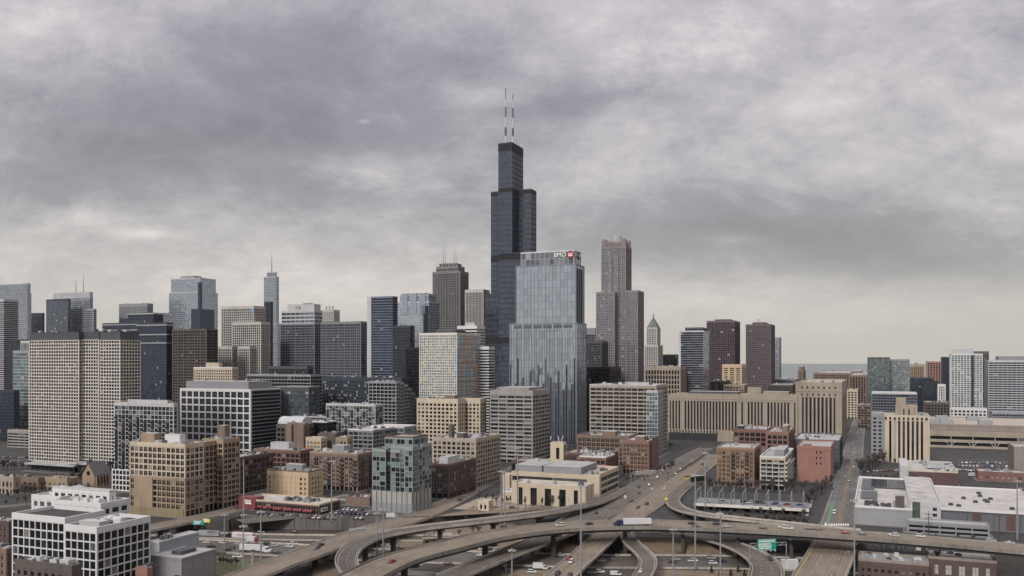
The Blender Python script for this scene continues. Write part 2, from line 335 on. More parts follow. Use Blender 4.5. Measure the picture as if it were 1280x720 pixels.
    def windows(s, P, sides, nb, zs, n, fh, st):
        pans = st.get('panes', PANES); frame = st['mull']
        if s.restmats is None: s.restmats = pans + [frame]
        cells = []
        for k in st['faces']:
            (ax,ay),(bx,by) = P[k]; L = sides[k]
            if L < 1: continue
            bw = L/nb[k]; dx_, dy_ = (bx-ax)/L, (by-ay)/L
            for i in range(n):
                for j in range(nb[k]):
                    cells.append((i, j, k, ax + dx_*(j+.5)*bw, ay + dy_*(j+.5)*bw, dx_, dy_, bw))
        s.rnd.shuffle(cells)
        for (i, j, k, cx, cy, dx_, dy_, bw) in cells:
            if st.get('skip') and st['skip'](k, i, j, n, nb[k]): continue
            wd, ht = bw - st['pw'] - .05, fh - st['sh'] - .04
            if wd < .3 or ht < .3: continue
            nx, ny = dy_, -dx_; zc = zs + i*fh + st['sh']*.4 + ht/2 + .02
            pi = s.rnd.choices(range(len(pans)), st['weights'][:len(pans)])[0]
            x, y = cx + nx*.03, cy + ny*.03
            if s.nwin < 100:
                s.nwin += 1
                pm_ = pane_mesh(wd, ht, frame, pans[pi]); wo_ = link('window', pm_[0], s.root, (x, y, zc), math.atan2(dy_, dx_)); link('window_frame', pm_[1], wo_)
            else:
                hx, hz = wd/2, ht/2
                s.rest.face([(x-dx_*hx, y-dy_*hx, zc-hz), (x+dx_*hx, y+dy_*hx, zc-hz), (x+dx_*hx, y+dy_*hx, zc+hz), (x-dx_*hx, y-dy_*hx, zc+hz)], pi)
                if wd > 1.5:
                    xa, ya = x - dx_*.05, y - dy_*.05; xb, yb = x + dx_*.05 + nx*.05, y + dy_*.05 + ny*.05
                    s.rest.box(min(xa,xb), min(ya,yb), zc-hz, max(xa,xb), max(ya,yb), zc+hz, len(pans))
    def balconies(s, P, sides, nb, zs, n, fh, st):
        cols, mat, wid, dep = st['balc']; m = MB(); nbal = 0; sl_ = MB()
        sl_.box(-wid/2, -dep, -.12, wid/2, .1, .12); m.box(-wid/2, -dep, .95, wid/2, -dep+.08, 1.08); m.box(-wid/2, -dep, .5, wid/2, -dep+.06, .58)
        for t in range(int(wid/.5)+1): x = -wid/2 + t*.5; m.box(x, -dep+.01, .12, x+.06, -dep+.05, .95)
        for e in (-1, 1): xa = e*wid/2; m.box(min(xa, xa-e*.08), -dep+.08, .12, max(xa, xa-e*.08), .1, 1.05)
        me = sl_.mesh('balcony', mat); rme = m.mesh('railing', mat)
        for k in st['faces']:
            (ax,ay),(bx,by) = P[k]; L = sides[k]; bw = L/nb[k]; dx_, dy_ = (bx-ax)/L, (by-ay)/L; nx, ny = dy_, -dx_
            for i in range(0, n):
                for j in range(nb[k]):
                    if not cols(k, i, j, n, nb[k]) or nbal >= 100: continue
                    nbal += 1; pd = st['pd'] + .03; c = (j+.5)*bw
                    bo_ = link('balcony', me, s.root, (ax + dx_*c + nx*pd, ay + dy_*c + ny*pd, zs + i*fh + .1), math.atan2(dy_, dx_)); link('railing', rme, bo_)
    def box(s, part, mat, rc, z0, z1): s.mb(part, mat).box(rc[0], rc[1], z0, rc[2], rc[3], z1)
    def pent(s, rc, z0, z1, mat=None, roof=None):          # plant room on a roof
        mat = mat or midgrey; m = MB(); m.box(rc[0], rc[1], z0, rc[2], rc[3], z1)
        for i in range(1, 4): zz = z0 + (z1-z0)*i/4; m.box(rc[0]-.06, rc[1]-.06, zz-.1, rc[2]+.06, rc[3]+.06, zz+.1)
        m.box(rc[0]-.15, rc[1]-.15, z1, rc[2]+.15, rc[3]+.15, z1+.25, 1)
        m.build('penthouse', [mat, roof or r_grey], s.root)
    def clutter(s, rc, z, n, mats=None):
        mats = mats or [metal, midgrey, ltgrey, char]
        for i in range(int(n*1.6)):
            m = MB(); a, b, h = s.rnd.uniform(1.5, 4.5), s.rnd.uniform(1.5, 4), s.rnd.uniform(.9, 2.4)
            m.box(0, 0, .2, a, b, h); m.tube((a*.5, b*.5, h), (a*.5, b*.5, h+.45), min(a,b)*.33, min(a,b)*.33, 8); m.box(.1, .1, 0, .4, b-.1, .2); m.box(a-.4, .1, 0, a-.1, b-.1, .2)
            if a > 3: m.box(a, b*.3, .3, a+2.2, b*.6, .8)
            x = s.rnd.uniform(rc[0]+1, max(rc[0]+1.1, rc[2]-6)); y = s.rnd.uniform(rc[1]+1, max(rc[1]+1.1, rc[3]-5))
            m.build('roof_unit', s.rnd.choice(mats), s.root, (x, y, z+.12))
    def mast(s, x, y, z0, z1, r=.5, mat=None, part='antenna'):
        m = MB(); h = z1 - z0
        m.tube((x,y,z0), (x,y,z0+h*.55), r, r*.75, 6); m.tube((x,y,z0+h*.55), (x,y,z1), r*.55, r*.25, 6)
        m.build(part, mat or metal, s.root)
    def done(s):
        if s.Y < 1050 and s.zb == 0 and not getattr(s, 'paved', 0):
            s.paved = 1; PAVE[0] += 1; m = MB(); q = 2.6; m.box(-q, -q, 0, s.Le+q, s.Ln+q, .10+.0031*PAVE[0])
            tag(m.build('pavement', pavem, None, s.root.location, GROT), kind='structure')
        for (part, mn), (m, mat) in s.parts.items():
            if m.f: m.build(part, mat, s.root)
        if s.rest.f: tag(s.rest.build('window', s.restmats, s.root), kind='stuff')
        s.parts = {}; s.rest = MB(); return s.root
def simple(name, label, xl, xc, xr, yt, Y, st, depth=None, pent=None, clut=0, cat='building', zb=0, group=None):
    b = Bld(name, label, xl, xc, xr, Y, cat, zb, depth, group)
    h = b.z(yt); b.block(b.rect(), 0, h - st['ph'], st); hh = h - st['ph']
    for q in (pent or []):
        b.pent((b.Le*q[0], b.Ln*q[1], b.Le*q[2], b.Ln*q[3]), hh + .1, b.z(q[4]), q[5] if len(q) > 5 else None)
    if clut: b.clutter(b.rect(), hh, clut)
    b.done(); return b
def text_part(name, txt, size, mat, root, loc, rot, ext=.12, sx=1.0):
    cu = bpy.data.curves.new(name, 'FONT'); cu.body = txt; cu.size = size; cu.extrude = ext; cu.align_x = 'CENTER'; cu.align_y = 'CENTER'
    tmp = bpy.data.objects.new(name, cu); C.objects.link(tmp); dg = bpy.context.evaluated_depsgraph_get()
    me = bpy.data.meshes.new_from_object(tmp.evaluated_get(dg)); bpy.data.objects.remove(tmp)
    me.materials.clear(); me.materials.append(mat); o = link(name, me, root); o.location = loc; o.rotation_euler = rot; o.scale = (sx, 1, 1); return o
# ------------------------------------------------------------------ skyline towers
SK = 'skyscraper'
curt = dict(top=1.5, bot=6, sh=.7, pw=.35, bay=3.2, fl=4.0, pd=.25, bd=.12)
# -- left edge
b = Bld('glass_skyscraper', 'tall blue-grey glass tower at the far left edge of the skyline', -22, 34, 38, 1900, SK)
b.block(b.rect(), 0, b.z(354)-1, S(**curt, wall=silverw, glass=g_blue)); r = b.px(20, 37.5, 39, 1915); b.block(r, 0, b.z(366), S(**curt, wall=silverw, glass=g_blue)); b.done()
simple('apartment_tower', 'dark balcony-striped apartment tower cut by the left picture edge', -20, 5, 8, 374, 1350, S(fl=3, sh=1.1, pw=0, wall=ltgrey, glass=g_navy, bd=1.0), depth=24)
simple('office_tower', 'small dark glass tower just right of the leftmost glass tower', 37, 53, 55.5, 391, 2050, S(**{**curt, 'top': 8}, wall=navyw, glass=g_navy))
b = Bld('twin_mast_skyscraper', 'blue-grey glass tower with two thin roof masts on the left skyline', 67, 112, 116, 1700, SK)
b.block(b.rect(), 0, b.z(365)-1, S(**{**curt, 'top': 10}, wall=silverw, glass=g_blue))
b.block(b.px(58, 85, 88, 1680), 0, b.z(375), S(**curt, wall=navyw, glass=g_steel)); b.block(b.px(108, 117, 120.5, 1690), 0, b.z(387), S(**curt, wall=silverw, glass=g_steel))
for x, y in ((95, 347), (104.5, 340)):
    r = b.px(x-4, x, x+1, 1725); b.mast(r[0], r[1], b.z(366), b.z(y), .9)
b.done()
simple('office_tower', 'plain dark tower behind the teal banded block at the left edge', 9, 38, 44, 424, 1300, S(**curt, wall=navyw, glass=g_navy))
b = simple('office_block', 'teal-grey office block banded with pale lines, left of the curved grid towers', 17, 39, 44, 438, 1120, S(fl=4.2, sh=1.2, pw=.25, bay=6, wall=teal_w, glass=g_teal, bd=.5))
b.block((b.Le*.1, b.Ln*.05, b.Le*.7, b.Ln*.6), b.z(438), b.z(427), S(sh=0, bay=2.4, wall=ltgrey, glass=g_dark)); b.done()
simple('office_block', 'low dark blue office block at the left edge with a pale roof rim', -30, 17, 24, 488, 1080, S(**curt, wall=navyw, glass=g_navy))
simple('parking_garage', 'low grey parking garage standing at the foot of the teal banded block', 10, 38, 44, 538, 985, S(fl=3, sh=1.6, pw=.3, bay=9, wall=conc_grey, glass=g_black, win=0, bot=2), clut=2, cat='garage')
# -- the big beige grid complex
gst = S(fl=3.1, bay=3.3, pw=.62, sh=.85, pd=.5, bd=.4, wall=conc_beige, glass=g_black, top=.2, bot=3, win=1, mull=char, weights=(86,9,4,1), faces='WS')
b = Bld('residential_tower', 'huge beige concrete tower of small square windows under a dark roof band', 37, 98.5, 104, 830, 'apartment tower')
for i, (xl, xc, xr, Y, yt, yb_) in enumerate(((37, 98.5, 103, 830, 425, 0), (98.2, 123.5, 125, 827, 424.5, 0), (123, 150, 173, 818, 425, 0))):
    r = b.px(xl, xc, xr, Y, depth=26 if i < 2 else 24); hh = zt(yt, Y)
    b.block(r, 0, hh, gst, parapet=False)
    b.box('mechanical_storey', char, (r[0]+.5, r[1]+.5, r[2]-.5, r[3]-.5), hh+.1, hh + 7.5)
    b.box('roof', r_dark, (r[0]+1, r[1]+1, r[2]-1, r[3]-1), hh+7.5, hh + 7.9)
    b.clutter((r[0]+2, r[1]+2, r[2]-2, r[3]-2), hh+7.9, 3)
b.done()
# -- dark stepped glass block
b = Bld('stepped_office_tower', 'dark glass office tower with bright horizontal ledges stepping up at its top', 172, 208, 216, 1250, SK)
dk = S(fl=4, sh=.5, pw=.2, bay=3, wall=navyw, glass=g_navy, bd=.15, pd=.1, top=.6, bot=6)
b.block(b.rect(), 0, b.z(404), dk); e = b.rect()
for y in (405.5, 417.5, 428): b.box('ledge', silverw, (-1, -1 + (y-405)*.0, b.Le+1, b.Ln+1), b.z(y+1.2), b.z(y))
r2 = b.px(128, 178, 190, 1275); b.block(r2, 0, b.z(403), dk); r3 = b.px(150, 186, 198, 1290); b.block(r3, b.z(404), b.z(396), dk); r4 = b.px(160, 192, 204, 1285); b.block(r4, b.z(404), b.z(390), dk)
for y in (404, 411, 419): b.box('ledge', silverw, (r2[0]-1, r2[1]-1, r2[2]+1, r2[3]+1), b.z(y+1), b.z(y))
b.box('ledge', silverw, (r4[0]-1, r4[1]-1, r4[2]+1, r4[3]+1), b.z(391), b.z(389.6)); b.clutter((r3[0],r3[1],r3[2],r3[3]), b.z(396), 5); b.done()
simple('office_tower', 'grey louvred tower crown showing above the dark stepped glass tower', 149, 184, 191, 379, 1750, S(fl=3.5, bay=2.5, pw=1.1, sh=1.2, wall=midgrey, glass=g_steel, top=5), clut=6)
simple('office_tower', 'thin sliver of grey tower beside the tall pale glass slab', 203, 210, 213, 391, 2000, S(**curt, wall=midgrey, glass=g_steel))
b = Bld('glass_slab_skyscraper', 'broad pale blue-grey glass slab with rounded shoulders on the left skyline', 211.5, 250, 272, 1750, SK)
cs = S(**{**curt, 'sh': .5, 'pw': .3}, wall=silverw, glass=g_silver)
b.block(b.rect(), 0, b.z(365), cs); b.block((1.5, 1.5, b.Le-4, b.Ln-4), b.z(366), b.z(347.5), cs); b.box('notch', g_navy, (-.4, -.4, 6, 5), b.z(398), b.z(353))
b.pent((b.Le*.2, b.Ln*.3, b.Le*.6, b.Ln*.75), b.z(348), b.z(343.5), steel)
b.box('low_wing', g_navy, (-.6, -.6, b.Le*.8, 22), 0, b.z(386)); b.done()
b = simple('office_tower', 'brown concrete office tower with a coarse window grid and dark top storeys', 216, 258, 271.5, 411, 1230, S(fl=4.0, bay=5.2, pw=1.5, sh=1.5, pd=.7, bd=.4, wall=dkbrown, glass=g_black, top=1, every=2, win=0))
b = Bld('stepped_apartment_tower', 'pale stone tower with stepped corners before the slender spire tower', 277, 317, 331, 1330, 'apartment tower')
pst = S(fl=3.7, bay=3.7, pw=1.15, sh=1.05, pd=.7, bd=.25, wall=limegrey, glass=g_black, top=3, bot=6)
b.block(b.rect(), 0, b.z(383), pst); b.block(b.px(271, 290, 296, 1318), 0, b.z(434), pst); b.block(b.px(291, 326, 336.5, 1310), 0, b.z(404), pst); b.block(b.px(298, 312, 320, 1300), 0, b.z(434), pst)
m = MB(); x, y = -.6, b.Ln*.02 + 2; m.tube((-.55, 3, b.z(388)), (-.9, 3, b.z(388)), 3.2, 3.2, 14); m.build('sign', plain('blue_sign', (.12,.22,.36)), b.root); b.done()
b = Bld('spired_skyscraper', 'slender silver glass skyscraper with a needle spire left of centre', 330, 345, 348.5, 2300, SK)
b.block(b.rect(), 0, b.z(346), S(**curt, wall=silverw, glass=g_blue)); b.block((3, 3, b.Le*.6, b.Ln*.8), b.z(347), b.z(340), S(**curt, wall=silverw, glass=g_steel))
b.block(b.px(329, 346.5, 350.5, 2285), 0, b.z(405), S(**curt, wall=silverw, glass=g_blue)); b.mast(b.Le*.4, b.Ln*.45, b.z(341), b.z(316.5), 1.6); b.done()
simple('office_tower', 'narrow dark slab rising against the slender spired skyscraper', 330.5, 338, 341, 377, 1500, S(**curt, wall=navyw, glass=g_dark))
b = Bld('office_tower', 'navy gridded office tower carrying a pale two-tier roof block with dark letters', 351, 393, 404, 1350, SK)
b.block(b.rect(), 0, b.z(405), S(fl=4, bay=3.2, pw=.55, sh=.9, wall=wall('mauve_grey_mullion', (.17,.165,.18)), glass=g_navy, top=1, every=3, pd=.5))
b.block((1, 1, b.Le-2, b.Ln-1), b.z(404), b.z(388.5), S(fl=5.5, bay=9, pw=.5, sh=2.2, wall=ltgrey, glass=g_steel, top=1, bot=.5)); b.pent((2, 2, b.Le-4, b.Ln*.82), b.z(388.3), b.z(380), ltgrey)
b.pent((5, b.Ln*.2, 15, b.Ln*.4), b.z(380), b.z(378.6), midgrey)
text_part('lettering', 'Cili', 6.8, blackp, b.root, (1.9, b.Ln*.50, b.z(384.3)), (R(90), 0, R(-90)), .2); b.done()
b = simple('office_tower', 'beige tower top with three small chimneys between two navy gridded towers', 402.5, 417, 424.5, 387, 1900, S(fl=3.6, bay=4, pw=1.6, sh=1.6, wall=limegrey, glass=g_dark, top=4))
for i in range(3): b.box('chimney', limegrey, (1, 3+i*8, 4, 6+i*8), b.z(388), b.z(382.5))
b.done()
simple('office_tower', 'navy gridded office tower with a plain flat top, left of the concrete-edged blue tower', 401.5, 451, 459, 401.5, 1290, S(fl=4, bay=3.4, pw=.6, sh=.85, wall=MATS['mauve_grey_mullion'], glass=g_navy, top=2.5, every=3, pd=.5))
# -- low dark banded offices
b = simple('banded_office_block', 'low dark glass office block with silver floor bands left of the navy towers', 309, 388, 402, 468, 1010, S(fl=4, sh=.9, pw=.25, bay=4.5, wall=steel, glass=g_black, bd=.3, top=1), clut=5)
b.block(b.px(336, 384, 391, 1020), b.z(468), b.z(459), S(sh=0, bay=2, pw=.5, wall=char, glass=g_black, bot=.3)); b.done()
b = simple('office_block', 'low dark office block with a teal glazed top storey behind the white framed block', 346, 386, 399, 483, 985, S(fl=4, sh=1.2, pw=.2, bay=5, wall=char, glass=g_teal, bd=.3, top=4, cap=teal_w))
simple('office_block', 'long dark blue office block dotted with small pale windows below the navy towers', 393, 502, 516, 472, 1045, S(fl=4, sh=1.6, pw=1.1, bay=3, wall=navyw, glass=glass('glass_dotted', (.04,.05,.07), .4, blind=.22), top=3), clut=8)
simple('office_block', 'white-roofed low block between the dark banded offices', 366, 408, 425, 521, 960, S(wall=char, glass=g_black, roof=r_white, cap=ltgrey), clut=9)
# -- blue towers left of the centre
b = Bld('concrete_edged_tower', 'dark blue glass tower with one pale concrete edge left of the centre', 460, 491, 497, 1250, SK)
b.block(b.rect(), 0, b.z(371), S(fl=3.8, sh=.9, pw=0, wall=wall('blue_spandrel', (.12,.14,.19), .4), glass=g_navy, bd=.15, top=1)); b.box('edge_wall', ltgrey, (-1.2, b.Ln-6, b.Le, b.Ln+1), 0, b.z(370)); b.done()
b = Bld('glass_office_tower', 'pale blue glass office tower crowned by three tall glass boxes', 495, 536, 549, 1330, SK)
b.block(b.rect(), 0, b.z(377), S(**{**curt, 'pw': .5, 'bay': 6, 'sh': .8}, wall=silverw, glass=g_silver))
for i in range(3): b.box('glass_box', g_silver, (-1, b.Ln*(.1+i*.27), b.Le*.6, b.Ln*(.1+i*.27)+10), b.z(392), b.z(366))
b.block((2, 2, b.Le*.8, b.Ln*.9), b.z(378), b.z(368), cs); b.box('dark_bay', g_navy, (-.3, b.Ln*.0, 4, b.Ln*.16), b.z(430), b.z(382)); b.done()
simple('office_tower', 'dark glass tower standing low in front of the pale glass office tower', 491, 512, 518, 407, 1180, S(**curt, wall=navyw, glass=g_dark))
simple('office_block', 'black slab building left of the colour-striped tower', 507, 524, 531, 434, 1120, S(**curt, wall=blackw, glass=g_black))
b = Bld('stone_crown_skyscraper', 'grey stone skyscraper with stepped crown and two pairs of thin masts', 546, 572, 580, 1500, SK)
gs = S(fl=4, bay=3.0, pw=1.2, sh=1.0, pd=.9, bd=.2, wall=wall('grey_granite', (.155,.145,.145)), glass=g_dark, top=3)
b.block(b.rect(), 0, b.z(333), gs); b.block(b.px(541.5, 575, 585, 1490), 0, b.z(340), gs); b.block((3, 4, b.Le-4, b.Ln-6), b.z(334), b.z(329.5), gs)
for i in range(6): b.box('pinnacle', MATS['grey_granite'], (-.5, 1+i*6.4, 1.5, 3+i*6.4), b.z(334), b.z(328.5))
for x, y in ((554, 304), (556.5, 305), (567.5, 308), (570, 309)):
    r = b.px(x-2, x, x+.5, 1510); b.mast(r[0], r[1], b.z(330), b.z(y), .7)
b.done()
b = simple('ribbed_office_tower', 'plain grey ribbed tower between the stone crown and the tallest tower', 582, 604, 611.5, 361.5, 1450, S(fl=4, bay=2.6, pw=1.0, sh=.5, pd=.8, wall=limegrey, glass=g_dark, top=4))
# -- colour-striped tower and its pale neighbours
b = Bld('colour_striped_tower', 'pale gridded tower with orange and blue striped side facade', 524.5, 571, 600, 1010, 'apartment tower')
b.block(b.rect(), 0, b.z(417), S(fl=3.1, bay=2.7, pw=.6, sh=.75, pd=.3, bd=.2, wall=wall('ivory_panel', (.52,.49,.43), var=.08), glass=glass('glass_pastel', (.25,.29,.29), .6, var=.4, blind=.12, blindc=(.34,.26,.18)), top=1.2, win=0))
h = b.z(418); n = 24; cols_ = [plain('stripe_orange', (.60,.27,.09), .5), plain('stripe_blue', (.13,.34,.52), .4), plain('stripe_peach', (.58,.50,.40), .5), plain('stripe_teal', (.28,.45,.50), .4)]
rr = random.Random(3); m = MB()
for i in range(n):
    for j in range(12):
        ph_ = ((j - i*.09 + .35*math.sin(i*.5)) % 4.2)/4.2; q = (0 if ph_ < .40 else 2 if ph_ < .5 else 1 if ph_ < .86 else 3)
        if rr.random() < .1: q = rr.randrange(4)
        xa = b.Le*(j+.10)/12; xb = b.Le*(j+.86)/12; m.box(xa, -.62, h*(i+.06)/n, xb, -.5, h*(i+.64)/n, q)
m.build('colour_panels', cols_, b.root); b.pent((4, 4, b.Le*.5, b.Ln*.6), b.z(417), b.z(412), char); b.clutter(b.rect(), b.z(417), 4); b.done()
simple('white_office_tower', 'white tower corner showing behind the colour-striped tower', 572, 596, 606, 407, 1110, S(fl=3.6, sh=1.6, pw=0, wall=white_w, glass=g_dark, bd=.3), pent=[(.2,.2,.6,.7,403,ltgrey)])
simple('banded_white_block', 'white banded block with black ribbon windows right of the colour-striped tower', 598, 611, 618, 433, 1060, S(fl=3.4, sh=1.5, pw=0, wall=white_w, glass=g_black, bd=.3))
# -- the tallest tower: nine bundled tubes
YW = 1383.0; T = 22.9
b = Bld('black_setback_skyscraper', 'tallest black skyscraper stepping up in bundled tubes to two white-tipped masts', 600, 640, 650, YW, SK, depth=69)
b.root.location = Vector((GC*T, YW - GS*T, 0)) ; b.Ln = b.Le = 3*T
ws = S(fl=8.2, bay=4.6, pw=.6, sh=2.6, pd=.4, bd=.25, wall=wall('black_steel', (.016,.019,.028), .6), glass=glass('glass_bronze_black', (.10,.12,.165), .75, var=.12, blind=.0), top=5, bot=8, roof=r_dark, ph=.6)
hts = {(0,0):268,(0,1):442,(0,2):205,(1,0):371,(1,1):442,(1,2):371,(2,0):205,(2,1):371,(2,2):268}
louvre = plain('louvre_black', (.005,.006,.009), .8); lv = S(fl=30, sh=0, pw=.7, bay=2.3, pd=.5, wall=blackw, glass=g_black, top=.6, bot=.6)
for (i, j), hh in hts.items():
    rc = (i*T+.02, j*T+.02, (i+1)*T-.02, (j+1)*T-.02); b.block(rc, 0, hh, ws)
    for z0, z1 in ((126,136),(258,268),(365,371),(430,441)):
        if z1 <= hh: b.box('louvre_band', louvre, (rc[0]-.62, rc[1]-.62, rc[2]+.62, rc[3]+.62), z0, z1 - (1.2 if z1 == hh else 0))
for (x, ytip, rad, e) in ((632, 110, 2.0, .5*T), (641.0, 117, 1.9, .5*T)):
    n_ = None
    # along the roof the two masts stand side by side, north and south
    for k in range(400):
        nl = T + k*.06; P = b.root.location + EV*(11 + (9 if x > 636 else 0)) + NV*nl
        if abs(640 + F*P.x/P.y - x) < .15: n_ = nl; break
    n_ = n_ or T*1.5; el_ = 11 + (9 if x > 636 else 0); Yp = P.y
    m = MB(); zz = 442; top_ = H + (HY-ytip)*Yp/F
    for (dz_, r0, mi) in ((14, 3.0, 1), (28, 2.0, 0), (44, 1.8, 1), (60, 1.5, 0), (72, 1.2, 1), (200, .8, 0)):
        z1 = min(442 + dz_, top_); m.tube((el_, n_, zz), (el_, n_, z1), r0*.92, r0*.85, 8, mi); zz = z1
        if zz >= top_: break
    for a in range(4): m.box(el_-4+a*.0, n_-.25, 462+a*.9, el_+4, n_+.25, 462.4+a*.9)
    m.build('mast', [plain('mast_grey', (.10,.095,.095), .5, .3), plain('mast_white', (.40,.385,.37), .5)], b.root)
for (e_, n_, hh) in ((4, T*1.9, 30), (8, T*1.75, 14), (30, T*1.2, 22), (38, T*1.15, 26), (20, T*1.5, 34)):
    b.mast(e_, n_, 442, 442+hh, .5)
b.clutter((2, T+2, 2*T-4, 2*T-4), 443, 6, [steel, white_w]); b.done()
# -- the silver tower in front of it
b = Bld('silver_glass_skyscraper', 'broad silver glass skyscraper with white letters and a red round emblem at its top', 645.5, 719, 730, 1000, SK)
sv = S(fl=8.4, bay=4.4, pw=.35, sh=.5, pd=.5, bd=.1, wall=wall('steel_blue_mullion', (.16,.175,.205), .5, metal=.3), glass=glass('glass_silver_tower', (.44,.49,.57), .9, .1, var=.14, blind=.0), top=.6, bot=8, every=2, ph=.5)
b.block(b.rect(), 0, b.z(330), sv); b.block((2.5, 2.5, b.Le*.85, b.Ln*.93), b.z(330), b.z(313), S(fl=7, bay=6, pw=.3, sh=.3, wall=silverw, glass=glass('glass_crown', (.21,.225,.26), .75, .15, var=.45, blind=.05, blindc=(.26,.25,.27)), top=.5, bot=.4))
b.block(b.px(637.5, 720.5, 732.5, 994), 0, b.z(404), sv); r = b.px(637.5, 720.5, 732.5, 994)
b.box('vent_band', char, (r[0]-.25, r[1]+4, r[0]+1, r[3]-4), b.z(410), b.z(406))
for i in range(7): y_ = r[1] + 4 + (r[3]-r[1]-8)*i/6; b.box('vent_band_divider', silverw, (r[0]-.45, y_-.4, r[0]+.5, y_+.4), b.z(412.5), b.z(405))
slot = plain('slot_navy', (.008,.011,.018), .3); finm = wall('blue_grey_fin', (.19,.215,.26), .5, metal=.3)
for j in range(26):                                    # long fins that reach further down the front as they get denser
    y_ = r[1] + 1.5 + (r[3]-r[1]-3)*j/25; zt_ = b.z(448 + (j*37 % 11)*8); b.box('dark_slot', slot, (r[0]-.3, y_, r[0]+.5, y_+1.5), 5, zt_)
    b.box('fin', finm, (r[0]-.75, y_-.5, r[0]+.2, y_-.2), 5, b.z(404))
for e in range(3): b.box('corner_slot', slot, (b.Le*(.25+.22*e), -.9, b.Le*(.25+.22*e)+3, .3), 0, b.z(335))
for i in range(2):
    m = MB(); y_ = 10 + i*14; m.tube((-8, y_+6, 0), (-2, y_, 26), .6, .6); m.tube((-8, y_+6, 0), (-2, y_+11, 26), .6, .6); m.build('leaning_column', white_w, b.root)
lx = 1.9; zs = b.z(317.5); yc = b.Ln
text_part('lettering', 'BMO', 7.0, paint_w, b.root, (lx, b.Ln*.262, zs), (R(90), 0, R(-90)), .25)
for (loc, ax) in (((lx, b.Ln*.085, zs), 'W'), ((b.Le*.60, lx, zs+.3), 'S')):
    m = MB(); d = Vector((-1,0,0)) if ax == 'W' else Vector((0,-1,0)); p = Vector(loc); m.tube(p, p + d*.7, 4.4, 4.4, 20, 0); m.tube(p + d*.7, p + d*.9, 3.4, 3.4, 20, 1)
    u = Vector((0,1,0)) if ax == 'W' else Vector((1,0,0)); q = p + d*.9
    def bx_(u0, u1, z0, z1):
        A, B_ = q + u*u0 + Vector((0,0,z0)), q + u*u1 + d*.25 + Vector((0,0,z1)); m.box(min(A.x,B_.x), min(A.y,B_.y), min(A.z,B_.z), max(A.x,B_.x), max(A.y,B_.y), max(A.z,B_.z), 2)
    bx_(-2.5, 2.5, -1.8, -.8); bx_(-2.3, -1.4, -.4, 1.6); bx_(-.45, .45, -.4, 1.2); bx_(1.4, 2.3, -.4, 1.6)
    m.build('emblem', [blackp, plain('emblem_red', (.45,.02,.03)), paint_w], b.root)
text_part('lettering', 'BMO', 4.2, paint_w, b.root, (b.Le*.30, 2.3, zs+.3), (R(90), 0, 0), .25); b.done()
# -- the pink granite tower
b = Bld('granite_skyscraper', 'tall pinkish granite skyscraper topped by a glass drum and corner turrets', 752, 782, 789, 1344, SK)
gr = S(fl=4, bay=3.2, pw=1.25, sh=1.15, pd=.5, bd=.25, wall=granite, glass=g_steel, top=2, bot=8, every=2)
b.block(b.rect(), 0, b.z(308), gr)
r = b.rect(); b.block((3, 3, r[2]-3, r[3]-3), b.z(308), b.z(302), gr)
m = MB(); cx, cy = b.Le*.5, b.Ln*.5; n_ = 20; R_ = min(b.Le, b.Ln)*.26
m.tube((cx, cy, b.z(304)), (cx, cy, b.z(292.5)), R_, R_, n_)
for t in range(n_): a = 6.283*t/n_; m.tube((cx+math.cos(a)*R_, cy+math.sin(a)*R_, b.z(304)), (cx+math.cos(a)*R_, cy+math.sin(a)*R_, b.z(292)), .35, .35, 4)
m.build('drum', wall('drum_glass', (.33,.33,.35), .4), b.root)
for (ax, ay) in ((.12,.1),(.88,.1),(.12,.9),(.88,.9)):
    m = MB(); m.tube((b.Le*ax, b.Ln*ay, b.z(308)), (b.Le*ax, b.Ln*ay, b.z(299)), 4.6, 4.6, 12); m.tube((b.Le*ax, b.Ln*ay, b.z(299)), (b.Le*ax, b.Ln*ay, b.z(297.6)), 3.4, 3.0, 12); m.build('turret', granite, b.root)
for f_, dd in ((.3, 1.2), (.58, 1.2)): b.block((-dd, b.Ln*f_, 3, b.Ln*(f_+.15)), 0, b.z(318), S(**{**{k: gr[k] for k in ('fl','sh','pd','bd','top','bot')}, 'bay': 2.5, 'pw': .5}, wall=granite, glass=g_blue), parapet=False)
b.block(b.px(745.5, 768, 776, 1335), 0, b.z(366), gr); b.block(b.px(778, 797, 804.5, 1338), 0, b.z(364), gr); b.done()
# -- between silver and granite towers
simple('office_tower', 'pale-topped dark tower between the silver tower and the granite skyscraper', 731, 744, 750, 410, 1500, S(**{**curt, 'top': 10}, wall=midgrey, glass=g_dark))
simple('office_tower', 'charcoal office slab directly right of the silver tower', 727, 752, 760, 426, 1250, S(fl=3.6, bay=2.2, pw=.5, sh=1, wall=char, glass=g_dark))
simple('office_block', 'black mirror-glass block at the foot of the granite skyscraper', 728, 762, 776, 459, 1150, S(**curt, wall=blackw, glass=g_black))
# -- pyramid-roofed tower
b = Bld('pyramid_roofed_tower', 'grey stone tower with a green-grey pyramid roof and a small statue on top', 806, 822, 828, 1700, SK)
ps = S(fl=3.8, bay=3.4, pw=1.5, sh=1.2, pd=.8, wall=limegrey, glass=g_dark, top=3)
b.block(b.rect(), 0, b.z(432), ps); r = b.px(808.5, 821, 825, 1710); b.block(r, b.z(433), b.z(409), ps, parapet=False)
m = MB(); cx, cy = (r[0]+r[2])/2, (r[1]+r[3])/2; m.prism([(r[0],r[1]),(r[2],r[1]),(r[2],r[3]),(r[0],r[3])], b.z(408.8), b.z(396), 0, [(cx-1,cy-1),(cx+1,cy-1),(cx+1,cy+1),(cx-1,cy+1)])
m.tube((cx,cy,b.z(396.2)), (cx,cy,b.z(391)), 1.3, .5); m.build('pyramid_roof', wall('slate_roof', (.10,.11,.115)), b.root); b.done()
